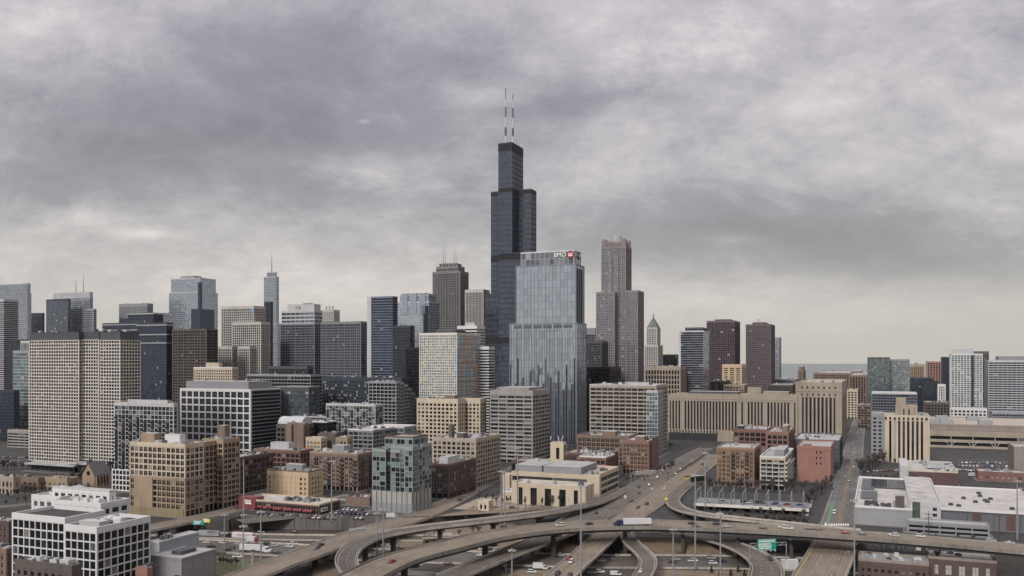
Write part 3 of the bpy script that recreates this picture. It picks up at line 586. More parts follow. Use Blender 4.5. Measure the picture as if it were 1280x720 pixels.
# -- right-centre towers
simple('office_block', 'black flat-topped block between the pyramid roof and the balcony tower', 827, 846, 853, 443, 1850, S(**curt, wall=blackw, glass=g_black), clut=3)
b = simple('classical_office_block', 'beige classical block with tall colonnade windows and a white skylight roof', 806.5, 850, 862, 458, 1230, S(fl=7, bay=4.2, pw=1.4, sh=1.6, pd=.8, wall=limestone, glass=g_black, top=4, roof=r_white), clut=8)
b = Bld('balcony_tower', 'dark blue apartment tower wrapped in white balcony bands', 849, 879, 886.5, 1260, 'apartment tower')
b.block(b.rect(), 0, b.z(414), S(fl=3.3, bay=6, pw=0, sh=.36, bd=.7, wall=ltgrey, glass=g_navy, top=1)); b.block((2, 2, b.Le-3, b.Ln*.75), b.z(414), b.z(410), S(sh=0, wall=char, glass=g_black, bot=.3)); b.box('edge_wall', ltgrey, (-1.0, b.Ln-2.5, 3, b.Ln+.9), 0, b.z(414)); b.done()
simple('maroon_office_tower', 'broad maroon glass slab tower right of the balcony tower', 883.5, 918, 925, 400.5, 1700, S(fl=4, bay=4.5, pw=.5, sh=.9, wall=maroon, glass=g_mauve, top=3), pent=[(.2,.2,.7,.75,398.5,maroon)])
simple('prison_tower', 'tan concrete building with slit windows between the two maroon towers', 903, 927, 933, 455.5, 1450, S(fl=3.4, bay=9, pw=3.2, sh=1.7, wall=yellow, glass=g_black, top=4))
b = simple('maroon_office_tower', 'narrow maroon tower with a lighter right edge and a small rooftop frame', 932.5, 963.5, 968.5, 405, 1600, S(fl=3.8, bay=3.2, pw=1.1, sh=1.3, wall=maroon, glass=g_mauve, top=2))
b.pent((4, b.Ln*.25, b.Le-4, b.Ln*.75), b.z(405), b.z(402.5), maroon); m = MB(); m.tube((6, b.Ln*.45, b.z(402.5)), (6, b.Ln*.45, b.z(399)), .5, .5); m.tube((6, b.Ln*.55, b.z(402.5)), (6, b.Ln*.55, b.z(399)), .5, .5); m.box(5, b.Ln*.42, b.z(400), 7, b.Ln*.58, b.z(399)); m.build('roof_frame', metal, b.root); b.done()
simple('glass_tower', 'thin pale blue glass tower behind the narrow maroon tower', 962, 973.5, 976.5, 421, 1950, S(**curt, wall=silverw, glass=g_blue))
b = simple('clock_tower', 'small brick clock tower standing alone before the lake', 997.5, 1004.5, 1007, 463, 2100, S(fl=6, bay=4, pw=2, sh=3, wall=brown, glass=g_black, top=4)); b.pent((2, 2, b.Le-2, b.Ln-2), b.z(463), b.z(458.5), brown); b.done()
# ------------------------------------------------------------------ middle distance, left to right
b = Bld('balcony_apartment_block', 'white-framed apartment block with dark balcony stacks behind the tan lofts', 141, 217, 222, 650, 'apartment block')
b.block((-.3,-.3,b.Le,b.Ln), 0, 17, S(fl=3.7, bay=3.6, pw=.8, sh=.9, wall=white_w, glass=g_black, top=.6, bot=1, win=1, mull=char, weights=(80,15,5,0)), parapet=False)
b.block((.6,.6,b.Le,b.Ln-1.5), 17, b.z(506), S(fl=3.3, bay=3.6, pw=.4, sh=.45, wall=ltgrey, glass=g_black, top=1.6, bot=0, win=1, mull=char, weights=(62,14,6,18), balc=(lambda k,i,j,n,m: j % 2 == 0, dkmetal, 2.6, 1.1), cap=cream))
b.pent((4, b.Ln*.1, b.Le-4, b.Ln*.75), b.z(506), b.z(501), ltgrey); b.clutter(b.rect(), b.z(506), 8); b.done()
# white framed office
b = Bld('white_framed_office', 'office block with a bold white square grid front and black glass side', 226.5, 313, 349, 940, 'office block')
wf = S(fl=8.1, bay=8.6, pw=1.5, sh=1.6, pd=.9, bd=.75, wall=white_w, glass=g_black, top=1.8, bot=4, ph=.4, win=0)
inf = b.block(b.rect(), 0, b.z(487), wf)
bw = b.Ln/inf['nb']['W']; fh = inf['fh']
wm = MB(); ww, hh_ = bw-1.6, fh-1.7
wm.face([(-ww/2,0,-hh_/2),(ww/2,0,-hh_/2),(ww/2,0,hh_/2),(-ww/2,0,hh_/2)], 0)
for t in (-1, 0, 1): wm.box(t*ww*.25-.12, -.2, -hh_/2, t*ww*.25+.12, -.01, hh_/2, 1); wm.box(-ww/2, -.25, t*hh_*.25-.15, ww/2, -.01, t*hh_*.25+.15, 1)
wm.box(-ww*.16, -.3, -hh_*.16, ww*.16, -.02, hh_*.16, 2)
wme = wm.mesh('window', [p_dark, char, navyw])
for i in range(inf['n']):
    for j in range(inf['nb']['W']): link('window', wme, b.root, (-.04, b.Ln*(j+.5)/inf['nb']['W'], 4 + (i+.5)*fh - .1), R(-90))
sd_ = S(fl=4, bay=60, pw=0, sh=.8, bd=.12, wall=steel, glass=g_black, top=.5, bot=4)
b.block((1.2, -1.6, b.Le-.4, b.Ln*.5), 0, b.z(488), sd_, roof=False, parapet=False)
b.pent((3, 5, b.Le*.85, b.Ln-4), b.z(487), b.z(477.5), midgrey); b.clutter((4,6,b.Le*.8,b.Ln-5), b.z(477), 4); b.done()
b = simple('small_beige_tower', 'small cream apartment tower with corner turrets peeking over the white framed office', 242.5, 290, 297, 459, 1120, S(fl=3.4, bay=3.6, pw=1.5, sh=1.3, wall=cream, glass=g_black, top=2, cap=white_w), pent=[(.1,.35,.7,.7,453.5,cream)])
# tan loft complex
b = Bld('tan_loft_building', 'large tan brick loft building with two wings and a plain lower wall', 163, 231.5, 254, 556, 'loft building')
tl = S(fl=3.75, bay=3.9, pw=.85, sh=1.0, pd=.35, bd=.2, wall=tan, glass=g_black, top=1.5, bot=5, win=1, mull=cream, weights=(74,10,12,4))
tl2 = S(**{**{k: v for k, v in tl.items()}, 'wall': cream, 'bot': 0.0})
hw = b.z(557); zmid = b.z(598)
lowskip = lambda k,i,j,n,m: k == 'W' and j > m*.08 and j < m*.42 and True
b.block(b.rect(), 0, zmid, S(**{**tl, 'skip': lowskip}), roof=False, parapet=False)
b.box('plain_wall', tan, (-.75, b.Ln*.58, .3, b.Ln*.92), 3.5, zmid-.2); b.box('base_wall', wall('olive_brick', (.20,.15,.065)), (-.9, b.Ln*.0+.6, .3, b.Ln+.3), 0, 5.2)
b.block(b.rect(), zmid, hw, tl2)
r2 = b.px(254, 279, 299, 588)
b.block(r2, 0, b.z(557), S(**{**tl, 'bay': 4.2})); b.block((b.Le, r2[1]+6, r2[0]+1, r2[3]), 0, b.z(559), tl)
b.pent((4, 8, b.Le*.55, b.Ln*.45), hw, b.z(545), white_w, r_white); b.pent((2, b.Ln*.6, 9, b.Ln*.85), hw, b.z(544.5), tan); b.pent((r2[0]+6, r2[1]+4, r2[0]+11, r2[1]+9), b.z(557), b.z(538), brown)
b.clutter((0,0,b.Le,b.Ln), hw, 12); b.clutter(r2, b.z(557), 10); b.done()
# brick lofts right of it
lof = dict(fl=4, bay=4.6, pw=1.0, sh=1.2, pd=.4, bd=.2, top=1.6, bot=4.5, win=1, weights=(72,12,12,4))
b = simple('red_loft_building', 'dark red brick loft with big gridded windows, just right of the tan lofts', 277, 300, 341, 571, 655, S(**lof, wall=dkred, glass=g_black, mull=brown, roof=r_grey, cap=brown), clut=6)
b = simple('red_loft_building', 'rust-red loft block set back above the yellow stucco building', 318, 375, 391, 563, 745, S(**lof, wall=wall('rust_brick', (.15,.068,.048)), glass=g_black, mull=dkred, cap=brown, roof=r_tan), pent=[(.2,.3,.6,.7,555,ltgrey)], clut=7)
b = simple('yellow_stucco_building', 'small yellow stucco building with a blank side wall behind the red store', 334.5, 385, 403, 589, 628, S(fl=3.7, bay=3.9, pw=2.0, sh=1.7, wall=yellow, glass=yellow, top=3, bot=3, win=1, mull=char, weights=(90,5,5,0), roof=r_white, cap=brown, skip=lambda k,i,j,n,m: k == 'W' and 0 < j < m-2), pent=[(.3,.25,.6,.65,583,midgrey)], clut=8)
# low store with red front
b = Bld('red_store', 'low white-roofed store with a red front above the retaining wall', 300, 399, 424, 566, 'store')
b.block(b.rect(), 0, 6.2, S(fl=5, bay=4.2, pw=.5, sh=.5, wall=dkred, glass=g_black, top=.9, bot=.4, roof=r_white, cap=cream, win=1, mull=cream, weights=(75,10,15,0)))
for i in range(6):
    m = MB(); y0, y1 = b.Ln*(.07+.125*i), b.Ln*(.07+.125*i)+b.Ln*.11
    m.face([(-.7,y0,3.6),(-.7,y1,3.6),(-2.4,y1,2.7),(-2.4,y0,2.7)][::-1]); m.face([(-2.4,y0,2.7),(-2.4,y1,2.7),(-2.4,y1,2.1),(-2.4,y0,2.1)][::-1]); m.build('awning', redpaint, b.root)
b.box('sign_wall', redpaint, (-.9, b.Ln*.79, 8, b.Ln+.5), 0, 8.4)
m = MB(); rr = random.Random(8)
m.box(-1.1, b.Ln*.83, 3.2, -.9, b.Ln*.94, 7.6, 1)
for r_, (zz, a0, a1) in enumerate(((6.1, .85, .93), (4.5, .845, .915))):
    k = 7; 
    for i in range(k):
        yy_ = b.Ln*(a1 - (a1-a0)*i/(k-1)); hh = .55 + .35*rr.random(); m.box(-1.25, yy_-.35, zz-hh*.7, -1.12, yy_+.30, zz+hh, 0)
m.build('sign', [paint_w, redpaint], b.root)
b.box('side_sign', white_w, (1, -.9, 8, -.6), 2.0, 4.6); b.box('side_sign_band', redpaint, (2, -1.0, 7, -.92), 2.9, 3.7)
b.clutter((6, 8, b.Le-2, b.Ln-14), 6.2, 11, [char, midgrey, metal]); b.done()
simple('grey_shed', 'low dark-roofed shed beside the white-roofed red store', 412, 452, 470, 626, 622, S(fl=4, bay=5, pw=.6, sh=1, wall=cream, glass=g_black, roof=roofmat('slate_green_roof', (.08,.09,.085)), top=1, bot=1, ph=.3))
# balcony brick block
bal = lambda k,i,j,n,m: (j % 3 == 1)
b = simple('brick_balcony_block', 'tan brick apartment block with stacked dark balconies behind the store parking', 388, 447, 467, 567, 668, S(fl=3.3, bay=3.9, pw=1.3, sh=1.1, wall=brown, glass=g_black, top=1.8, bot=4, win=1, mull=cream, weights=(62,14,16,8), balc=(bal, dkmetal, 3.2, 1.6), cap=tan), pent=[(.2,.35,.6,.6,559,steel)], clut=7)
# low-rise middle
b = simple('barrel_roofed_hall', 'dark brick hall with a pale curved roof behind the rust-red loft', 346, 378, 392, 531, 860, S(fl=5, bay=5, pw=1, sh=1.5, wall=dkbrown, glass=g_black, top=2))
m = MB(); n_ = 8
for i in range(n_):
    a0, a1 = math.pi*i/n_, math.pi*(i+1)/n_; cx, rx = b.Le*.5, b.Le*.48
    p = lambda a, y: (cx - math.cos(a)*rx, y, b.z(531)+.3 + math.sin(a)*7)
    m.face([p(a0,1), p(a1,1), p(a1,b.Ln-1), p(a0,b.Ln-1)][::-1])
for y in (1, b.Ln-1): m.face([(cx - math.cos(math.pi*i/n_)*rx, y, b.z(531)+.3+math.sin(math.pi*i/n_)*7) for i in range(n_+1)])
m.build('curved_roof', ltgrey, b.root)
simple('blank_brick_building', 'brown building with a tall blank brick wall in the middle of the low blocks', 360, 381.5, 384, 529, 845, S(fl=6, bay=12, pw=8, sh=4, wall=brown, glass=brown, top=3), clut=2)
simple('black_glass_office', 'low black glass office with white roof edge beside the blank brick wall', 381, 408, 420, 527, 880, S(fl=4, bay=4, pw=.6, sh=.8, wall=blackw, glass=g_black, cap=white_w, top=.8), clut=4)
simple('dark_brick_building', 'dark brown windowless brick building with a rounded roofline look', 400, 421, 425, 541, 790, S(fl=6, bay=14, pw=11, sh=4, wall=dkbrown, glass=dkbrown, top=3, roof=r_dark), clut=2)
simple('small_cream_building', 'small cream building with coloured window panes wedged below the blank brick wall', 383, 401, 408, 547, 775, S(fl=3.6, bay=4.3, pw=1.0, sh=1.2, wall=cream, glass=g_black, win=1, panes=[p_dark, plain('pane_amber', (.30,.14,.05), .3), p_teal, p_blind], weights=(20,35,35,10), roof=r_grey, bot=1))
simple('small_brick_house', 'small tan brick building right of the dark windowless one', 420, 434, 440, 547, 770, S(fl=3.6, bay=4, pw=1.5, sh=1.4, wall=tan, glass=g_black, win=1, bot=1), clut=2)
simple('grey_balcony_apartments', 'grey-white apartment block with zigzag black balconies above the modern low office', 408, 469, 478.5, 505.5, 900, S(fl=3.3, bay=3.8, pw=.45, sh=.5, wall=ltgrey, glass=g_steel, top=1, win=1, mull=ltgrey, weights=(40,20,12,28), balc=(lambda k,i,j,n,m: (j + i) % 4 in (0,1) and j % 2 == 0, dkmetal, 3.3, 1.5), bot=2), clut=8)
b = simple('modern_office', 'low modern office with thin white roofs and dark ribbon windows', 436, 466, 492, 537, 800, S(fl=4, bay=5, pw=.7, sh=1.1, wall=midgrey, glass=g_black, cap=white_w, top=1, roof=r_white, win=1, weights=(60,20,10,10)), clut=3)
b.block(b.px(464, 505, 520, 835), 0, zt(534.5, 835), S(fl=4, bay=5, pw=.5, sh=1.0, wall=midgrey, glass=g_teal, cap=white_w, roof=r_white, top=1)); b.done()
b = Bld('curved_roof_office', 'dark gridded office with a roofline that curves down to the right', 461, 495, 519, 1000, 'office block')
co = S(fl=4, bay=5.5, pw=.7, sh=1.1, wall=steel, glass=g_black, top=.8, win=0, bd=.3)
for i in range(5): b.block((b.Le*i/5+.01, 0, b.Le*(i+1)/5-.01, b.Ln - i*4.5), 0, b.z(478 + i*i*.85 + i*.6), co)
b.clutter((2,2,b.Le*.3,b.Ln-3), b.z(478), 4); b.done()
# teal apartment tower on concrete podium
b = Bld('teal_apartment_block', 'teal-glass apartment block with dark balcony recesses on a tall concrete podium', 465, 515.5, 539, 573, 'apartment block')
zp = b.z(616)
m = MB(); m.box(-.4, -.4, 0, b.Le, b.Ln, zp*.45); m.box(-.2, -.2, zp*.45, b.Le, b.Ln, zp, 1)
for i in range(9): y_ = b.Ln*i/8; m.box(-.55, y_-.14, 0, -.1, y_+.14, zp+.2, 2)
for i in range(6): x_ = b.Le*i/5; m.box(x_-.14, -.55, 0, x_+.14, -.1, zp+.2, 2)
m.build('podium', [midgrey, wall('podium_concrete', (.27,.25,.225)), char], b.root)
ta = S(fl=3.25, bay=2.9, pw=.2, sh=.4, wall=teal_w, glass=g_black, top=.8, bot=0, win=1, mull=char, panes=[p_teal, p_dark, p_mid, p_blind], weights=(50,22,16,12), pd=.25)
segs = [(0, .18, .0), (.18, .30, 1.8), (.30, .52, 0), (.52, .66, 1.8), (.66, .80, 0), (.80, 1, .9)]
for (a, c, ins) in segs:
    top_ = b.z(562) if a < .2 else b.z(565)
    b.block((ins, b.Ln*a+.02, b.Le*.5, b.Ln*c-.02), zp+.1, top_, ta if ins < 1 else S(**{**ta, 'weights': (8,75,12,5), 'wall': char}))
for (a, c, ins) in ((0,.3,0.02),(.3,.5,1.6),(.5,1,.02)):
    b.block((b.Le*a+.52, ins, b.Le*c-.02, b.Ln*.5), zp+.1, b.z(560), ta if ins < 1 else S(**{**ta, 'weights': (8,75,12,5), 'wall': char}))
b.block((b.Le*.22, 3, b.Le, b.Ln*.78), zp, b.z(549), S(**{**ta, 'weights': (45,25,25,5), 'cap': dkbrown, 'roof': r_tan}))
bs_ = MB(); bs_.box(-1.6,-1.5,-.1,1.6,.1,.1); bm = MB(); bm.box(-1.6,-1.5,.9,1.6,-1.42,1.0)
for t in range(7): bm.box(-1.55+t*.5, -1.48, .1, -1.5+t*.5, -1.44, .9)
bme = bs_.mesh('balcony', dkmetal); brm = bm.mesh('railing', dkmetal); nf = int((b.z(562)-zp)/3.25)
for i in range(nf):
    for f_ in (.24, .59): link('railing', brm, link('balcony', bme, b.root, (1.9, b.Ln*f_, zp+.6+i*3.28), R(-90)))
    link('railing', brm, link('balcony', bme, b.root, (b.Le*.40, 1.7, zp+.6+i*3.28), 0))
b.clutter((2,4,b.Le*.25,b.Ln-4), b.z(563), 4); b.done()
# brick bits beside it
simple('brick_garage', 'low brown brick garage at the left foot of the teal apartment block', 433, 462, 474, 622, 600, S(fl=5, bay=8, pw=5, sh=2.5, wall=brown, glass=brown, top=1.2, bot=1, cap=red), clut=3)
b = simple('dark_red_loft', 'dark red brick loft with a pale roof right of the teal apartment block', 539, 560.5, 594, 580, 632, S(**{**lof, 'bay': 4.0}, wall=dkred, glass=g_black, mull=ltgrey, roof=r_white, cap=brown), pent=[(.1,.2,.5,.7,573,ltgrey)], clut=6)
b.root['label'] = 'dark red brick loft with a pale roof right of the teal apartment block'
# cream lofts
b = Bld('cream_loft_building', 'tall cream loft building with two blocks and a busy roof below the colour-striped tower', 521.5, 572, 581, 850, 'loft building')
cl = S(fl=3.9, bay=4.4, pw=1.5, sh=1.4, wall=cream, glass=g_black, top=3, bot=5, win=1, mull=char, weights=(74,10,12,4))
b.block(b.rect(), 0, b.z(500), cl); b.block(b.px(572, 600, 607.5, 862), 0, zt(500, 862), cl)
b.pent((3, b.Ln*.1, b.Le-4, b.Ln*.35), b.z(500), b.z(494.5), brown); b.clutter(b.rect(), b.z(500), 14); b.mast(4, 5, b.z(500), b.z(488), .25); b.done()
b = Bld('grid_loft_building', 'long cream loft with a strict window grid beside the grey banded office', 541, 594.5, 625, 690, 'loft building')
gl = S(fl=3.7, bay=4.3, pw=1.3, sh=1.2, wall=wall('dusty_cream', (.32,.26,.19)), glass=g_black, top=1.6, bot=4, win=1, mull=char, weights=(72,12,12,4), faces='SW')
b.block(b.rect(), 0, b.z(550), gl); b.pent((5, b.Ln*.35, 14, b.Ln*.5), b.z(550), b.z(543), dkbrown); b.box('water_tank', dkbrown, (6, b.Ln*.62, 10, b.Ln*.7), b.z(550), b.z(533)); b.clutter(b.rect(), b.z(550), 12); b.done()
simple('brick_annex', 'brown brick annex behind the dark red loft', 538, 560, 570, 557, 735, S(**lof, wall=brown, glass=g_black, mull=cream), clut=5)
# grey banded office
b = simple('grey_banded_office', 'grey concrete office block with dark ribbon windows below the tallest towers', 613, 665.5, 687, 488, 850, S(fl=3.9, bay=8.2, pw=.9, sh=1.7, pd=.5, bd=.35, wall=conc_grey, glass=g_black, top=3.5, bot=4, win=1, mull=char, weights=(50,34,6,10)), clut=5)
b.pent((4, 5, b.Le-6, b.Ln-6), b.z(488), b.z(485), conc_grey); b.done()
# bronze-grid office on the right of the silver tower
b = Bld('stone_grid_office', 'wide pale stone office with a grid of paired windows and a glass corner', 737, 823, 836.5, 905, 'office block')
b.block((2, 3, b.Le, b.Ln), 0, b.z(482.5), S(fl=4.1, bay=6.4, pw=.9, sh=1.5, pd=.5, bd=.3, wall=wall('stone_panel', (.29,.24,.185)), glass=g_steel, top=2.0, bot=5, win=1, weights=(64,28,3,5), cap=ltgrey, every=2))
b.block((1, 1, b.Le*.5, b.Ln*.17), 0, b.z(489), S(**curt, wall=silverw, glass=g_teal)); b.pent((5, b.Ln*.15, 18, b.Ln*.5), b.z(482), b.z(478.5), ltgrey); b.clutter(b.rect(), b.z(482), 10); b.done()
# beige low complex
b = Bld('beige_complex', 'low sand-coloured complex with a blank tower and ribbon windows beside the expressway', 627, 746, 777, 622, 'office complex')
sand = wall('sand_stone', (.42,.33,.215), var=.1, streak=.2); zr = b.z(598)
b.block((6, 3, b.Le, b.Ln-6), 0, zr, S(fl=4.4, bay=30, pw=.3, sh=1.5, bd=.5, wall=sand, glass=g_black, top=1.1, bot=1, roof=r_tan, win=1, weights=(70,20,5,5)))
b.box('end_wall', sand, (4.5, b.Ln*.0-.5, 9, b.Ln*.12), 0, b.z(598)+1.2); b.box('end_wall', sand, (3, b.Ln*.93, 14, b.Ln+.5), 0, b.z(600))
b.pent((14, b.Ln*.22, b.Le-12, b.Ln*.62), zr, b.z(589), midgrey); b.pent((18, b.Ln*.66, b.Le-20, b.Ln*.95), zr, b.z(590), midgrey)
rt = b.px(688, 704, 708, 690); b.box('tower', sand, rt, 0, zt(553.5, 690)); b.box('tower_slot', p_dark, (rt[0]-.1, rt[1]+(rt[3]-rt[1])*.3, rt[0]+.5, rt[1]+(rt[3]-rt[1])*.55), zt(574,690), zt(560,690)); b.box('tower_slot', p_dark, (rt[0]+2.5, rt[1]-.1, rt[0]+6, rt[1]+.4), zt(585,690), zt(557,690))
b.box('tower_cap', r_tan, (rt[0]+.4, rt[1]+.4, rt[2]-.4, rt[3]-.4), zt(553.5,690), zt(553.2,690))
b.clutter((10, 4, b.Le-2, b.Ln*.2), zr, 6); b.done()
b = Bld('sand_stone_hall', 'low sand-coloured hall with tall dark slit windows before the ribbon-windowed complex', 641, 731, 741, 592, 'hall')
b.block(b.rect(), 0, b.z(608)-1, S(fl=20, bay=9.6, pw=5.8, sh=0, pd=.6, wall=sand, glass=g_black, top=2, bot=1, roof=r_white, cap=cream, win=1, weights=(90,10,0,0)), parapet=True)
b.block((3, b.Ln+.7, 14, b.Ln+8), 0, 7.5, S(fl=5, bay=4, pw=2, sh=1, wall=sand, glass=g_black, roof=r_white, cap=white_w, bot=1)); b.clutter(b.rect(), b.z(608)-1, 3); b.done()
# brick lofts right of silver tower base
simple('brick_loft_row', 'dark red brick loft row with white roofs directly right of the sand-coloured tower', 707, 762, 772, 567, 735, S(**lof, wall=dkred, glass=g_black, mull=cream, roof=r_white, cap=brown), clut=12)
simple('brick_loft_row', 'brown brick loft with a wide flat roof behind the small red lofts', 722, 786, 797, 545, 830, S(**lof, wall=brown, glass=g_black, mull=cream, roof=r_grey), pent=[(.2,.3,.7,.55,541,brown)], clut=10)
b = simple('corner_brick_tower', 'narrow reddish brick loft with a bright red end wall beside the expressway', 778.5, 810.5, 822, 551, 768, S(**{**lof, 'bay': 3.4, 'fl': 3.5}, wall=wall('reddish_brick', (.20,.10,.07)), glass=g_black, mull=cream, roof=r_white), pent=[(.2,.25,.6,.6,547,brown)], clut=6)
b.box('end_wall', red, (b.Le*.3, -1.0, b.Le+.3, -.5), 0, b.z(549)); b.done()
simple('white_roofed_shed', 'low white-roofed brick shed just left of the narrow reddish loft', 725, 757, 768, 571, 712, S(**lof, wall=red, glass=g_black, roof=r_white, cap=white_w), clut=4)
# old post office: long colonnaded front with two taller end pavilions
b = Bld('old_post_office', 'long ribbed limestone post office with a higher right pavilion over the expressway', 832, 1051, 1057.5, 1040, 'post office')
rl = b.rect(); rm = b.px(836, 996, 1000, 1052, depth=70); zr = zt(496.5, 1052)
pl = S(fl=40, bay=3.9, pw=1.75, sh=0, pd=1.0, wall=limestone, glass=glass('glass_post', (.035,.037,.042), .4, var=.6), top=6.5, bot=13, roof=r_tan)
b.block(rm, 0, zr, pl)
for i in range(5): b.box('spandrel', limestone, (rm[0]-.3, rm[1]+2, rm[0]+1, rm[3]-2), 20+i*9.2, 21.4+i*9.2) if i == 4 else None
b.box('base_course', limestone, (rm[0]-1.3, rm[1], rm[0]+2, rm[3]), 9.5, 13.2); b.box('cornice', limestone, (rm[0]-1.5, rm[1], rm[0]+1, rm[3]), zr-4.0, zr-3.0)
nbm = 40
for i in range(nbm):                                   # two rows of small windows in the base
    y_ = rm[1] + 3 + (rm[3]-rm[1]-6)*i/(nbm-1)
    m = MB(); m.face([(0,-.9,-1.3),(0,.9,-1.3),(0,.9,1.3),(0,-.9,1.3)][::-1]); 
    if i == 0: wmesh = m.mesh('window', p_dark)
    link('window', wmesh, b.root, (rm[0]-1.36, y_, 11.2))
m = MB()                                               # black slab on the base, painting the shade inside the road portal
yp0, yp1 = rm[1] + (rm[3]-rm[1])*.60, rm[1] + (rm[3]-rm[1])*1.0
m.box(rm[0]-1.42, yp0, 0, rm[0]-1.2, yp1, 8.8); m.build('portal_shade', blackp, b.root)
b.box('portal_block', limestone, (rm[0]-6, yp0-22, rm[0]-1.2, yp0), 0, 13)
b.box('portal_sign', signyellow, (rm[0]-6.6, yp0-26, rm[0]-6.2, yp0-18), 9.8, 12.0)
rp = (-2, 0, 60, 52); rp = b.px(996, 1051, 1057.5, 1036); zp_ = zt(479, 1036)
pv = S(fl=40, bay=4.6, pw=2.0, sh=0, pd=1.2, wall=limestone, glass=MATS['glass_post'], top=17, bot=11, roof=r_tan, cw=6)
b.block(rp, 0, zp_, pv)
for zz in (zp_-5.5, zp_-14):
    for i in range(7):
        y_ = rp[1] + 6 + (rp[3]-rp[1]-12)*i/6; m = MB(); link('window', wmesh, b.root, (rp[0]-1.36, y_, zz))
b.box('cornice', limestone, (rp[0]-1.8, rp[1]-1.8, rp[2]+1.8, rp[3]+1.8), zp_-10.2, zp_-9)
b.pent((rm[0]+8, rm[1]+10, rm[0]+22, rm[1]+40), zr, zr+6, limestone); b.pent((rm[0]+8, rm[1]+70, rm[0]+30, rm[1]+130), zr, zr+5, char); b.pent((rm[0]+5, rm[1]+42, rm[0]+12, rm[1]+58), zr, zr+11, limestone)
b.clutter(rm, zr, 14); b.clutter(rp, zp_, 6); b.done()
# brick group in front of it
bb = S(fl=3.4, bay=3.6, pw=1.4, sh=1.2, wall=wall('amber_brick', (.20,.105,.055)), glass=g_black, top=1.8, bot=4, win=1, mull=cream, weights=(64,14,16,6), balc=(lambda k,i,j,n,m: j in (3, 6, 9) and k == 'W' and i > 0, dkmetal, 3.0, 1.7), roof=r_white, cap=tan)
simple('amber_brick_block', 'amber brick apartment block with three stacks of black balconies before the post office', 896.5, 942.5, 950, 560, 692, bb, clut=10)
simple('red_brick_block', 'red brick block with a dark chimney stack behind the amber brick apartments', 917, 958, 966, 537, 800, S(**lof, wall=red, glass=g_black, roof=r_grey), pent=[(.1,.75,.4,.9,534,blackw)], clut=7)
simple('red_brick_block', 'taller reddish loft with a white roof right of the chimneyed red block', 958.5, 985, 993, 540, 770, S(**{**lof, 'bay': 4}, wall=wall('reddish_brick', (.20,.10,.07)), glass=g_black, roof=r_white), pent=[(.2,.1,.6,.35,534,brown)], clut=5)
simple('cream_balcony_block', 'cream apartment block with open white balconies and a dark balcony side', 950.5, 981, 991.5, 571, 672, S(fl=3.3, bay=5, pw=.6, sh=.9, wall=cream, glass=g_black, top=1.3, bot=4, win=1, mull=char, weights=(75,10,10,5), balc=(lambda k,i,j,n,m: True, white_w, 3.8, 1.3), cap=white_w, roof=r_grey), pent=[(.2,.1,.7,.5,565,midgrey)], clut=5)
b = Bld('blank_red_building', 'blank painted red building with six tiny windows below the post office', 996.5, 1038.5, 1042.5, 715, 'warehouse')
b.block(b.rect(), 0, b.z(560), S(fl=4.8, bay=60, pw=0, sh=0, pd=.2, bd=.2, wall=orange_red, glass=orange_red, top=2, bot=4, roof=r_grey, cap=orange_red))
m = MB(); m.face([(0,-.45,-.9),(0,.45,-.9),(0,.45,.9),(0,-.45,.9)][::-1]); wm2 = m.mesh('window', p_dark)
for i in range(3):
    for j in range(2): link('window', wm2, b.root, (-.3, b.Ln*(.30 + .12*j), b.z(566 + i*7)))
b.box('roof_ledge', white_w, (.3, 1, .9, b.Ln*.6), b.z(559.5), b.z(558.4)); b.pent((2, b.Ln*.6, 8, b.Ln*.85), b.z(560), b.z(556), orange_red); b.done()
simple('charcoal_annex', 'charcoal annex with narrow windows behind the blank red building', 992, 1049, 1053, 550.5, 800, S(fl=4, bay=5, pw=1, sh=2, wall=char, glass=g_steel, top=2), clut=5)
# ------------------------------------------------------------------ right-hand side
simple('brick_mid_rise', 'long reddish-brown mid-rise on the lake horizon right of the small clock tower', 1017, 1082, 1085, 466.5, 2000, S(fl=4, bay=5, pw=2, sh=1.6, wall=brown, glass=g_black, top=3), clut=8, pent=[(.2,.1,.6,.3,464.5,brown)])
simple('brick_mid_rise', 'tall brown ribbed brick mid-rise left of the grey glass apartment slab', 1062, 1083, 1086, 469, 1700, S(fl=4, bay=5, pw=2, sh=.8, pd=.8, wall=brown, glass=g_black, top=3), clut=4)
simple('cream_block', 'small cream block beside the street with rows of square windows', 1055, 1072, 1073, 487, 1500, S(fl=4, bay=5, pw=2, sh=1.6, wall=cream, glass=g_black, top=2), clut=4, depth=60)
simple('grey_glass_slab', 'grey glass apartment slab in two halves on the right skyline', 1084.5, 1112, 1113, 446.5, 1500, S(fl=3.2, bay=3.2, pw=.5, sh=.8, wall=char, glass=g_teal, top=2), depth=30)
simple('grey_glass_slab', 'lower right half of the grey glass apartment slab', 1110, 1137, 1138, 449, 1515, S(fl=3.2, bay=3.2, pw=.5, sh=.8, wall=midgrey, glass=g_teal, top=2), depth=30)
simple('low_office', 'low dark office with a white roof line below the grey glass slab', 1090, 1146, 1147, 491.5, 1240, S(fl=4, bay=4, pw=.3, sh=.7, wall=midgrey, glass=g_navy, cap=white_w, top=1.2), depth=60)
simple('brown_mid_rise', 'brown mid-rise with a tiny roof turret right of the grey glass slab', 1136, 1155, 1156, 457, 1800, S(fl=4, bay=4, pw=1.6, sh=1.4, wall=tan, glass=g_black), depth=40, pent=[(.2,.4,.5,.6,453.5,tan)])
simple('red_white_mid_rise', 'red and white mid-rise with a pale crown on the right skyline', 1159, 1176, 1177, 451, 1900, S(fl=4, bay=5, pw=1.6, sh=1.4, wall=wall('salmon_brick', (.30,.14,.11)), glass=g_black, top=3, cap=white_w), depth=40)
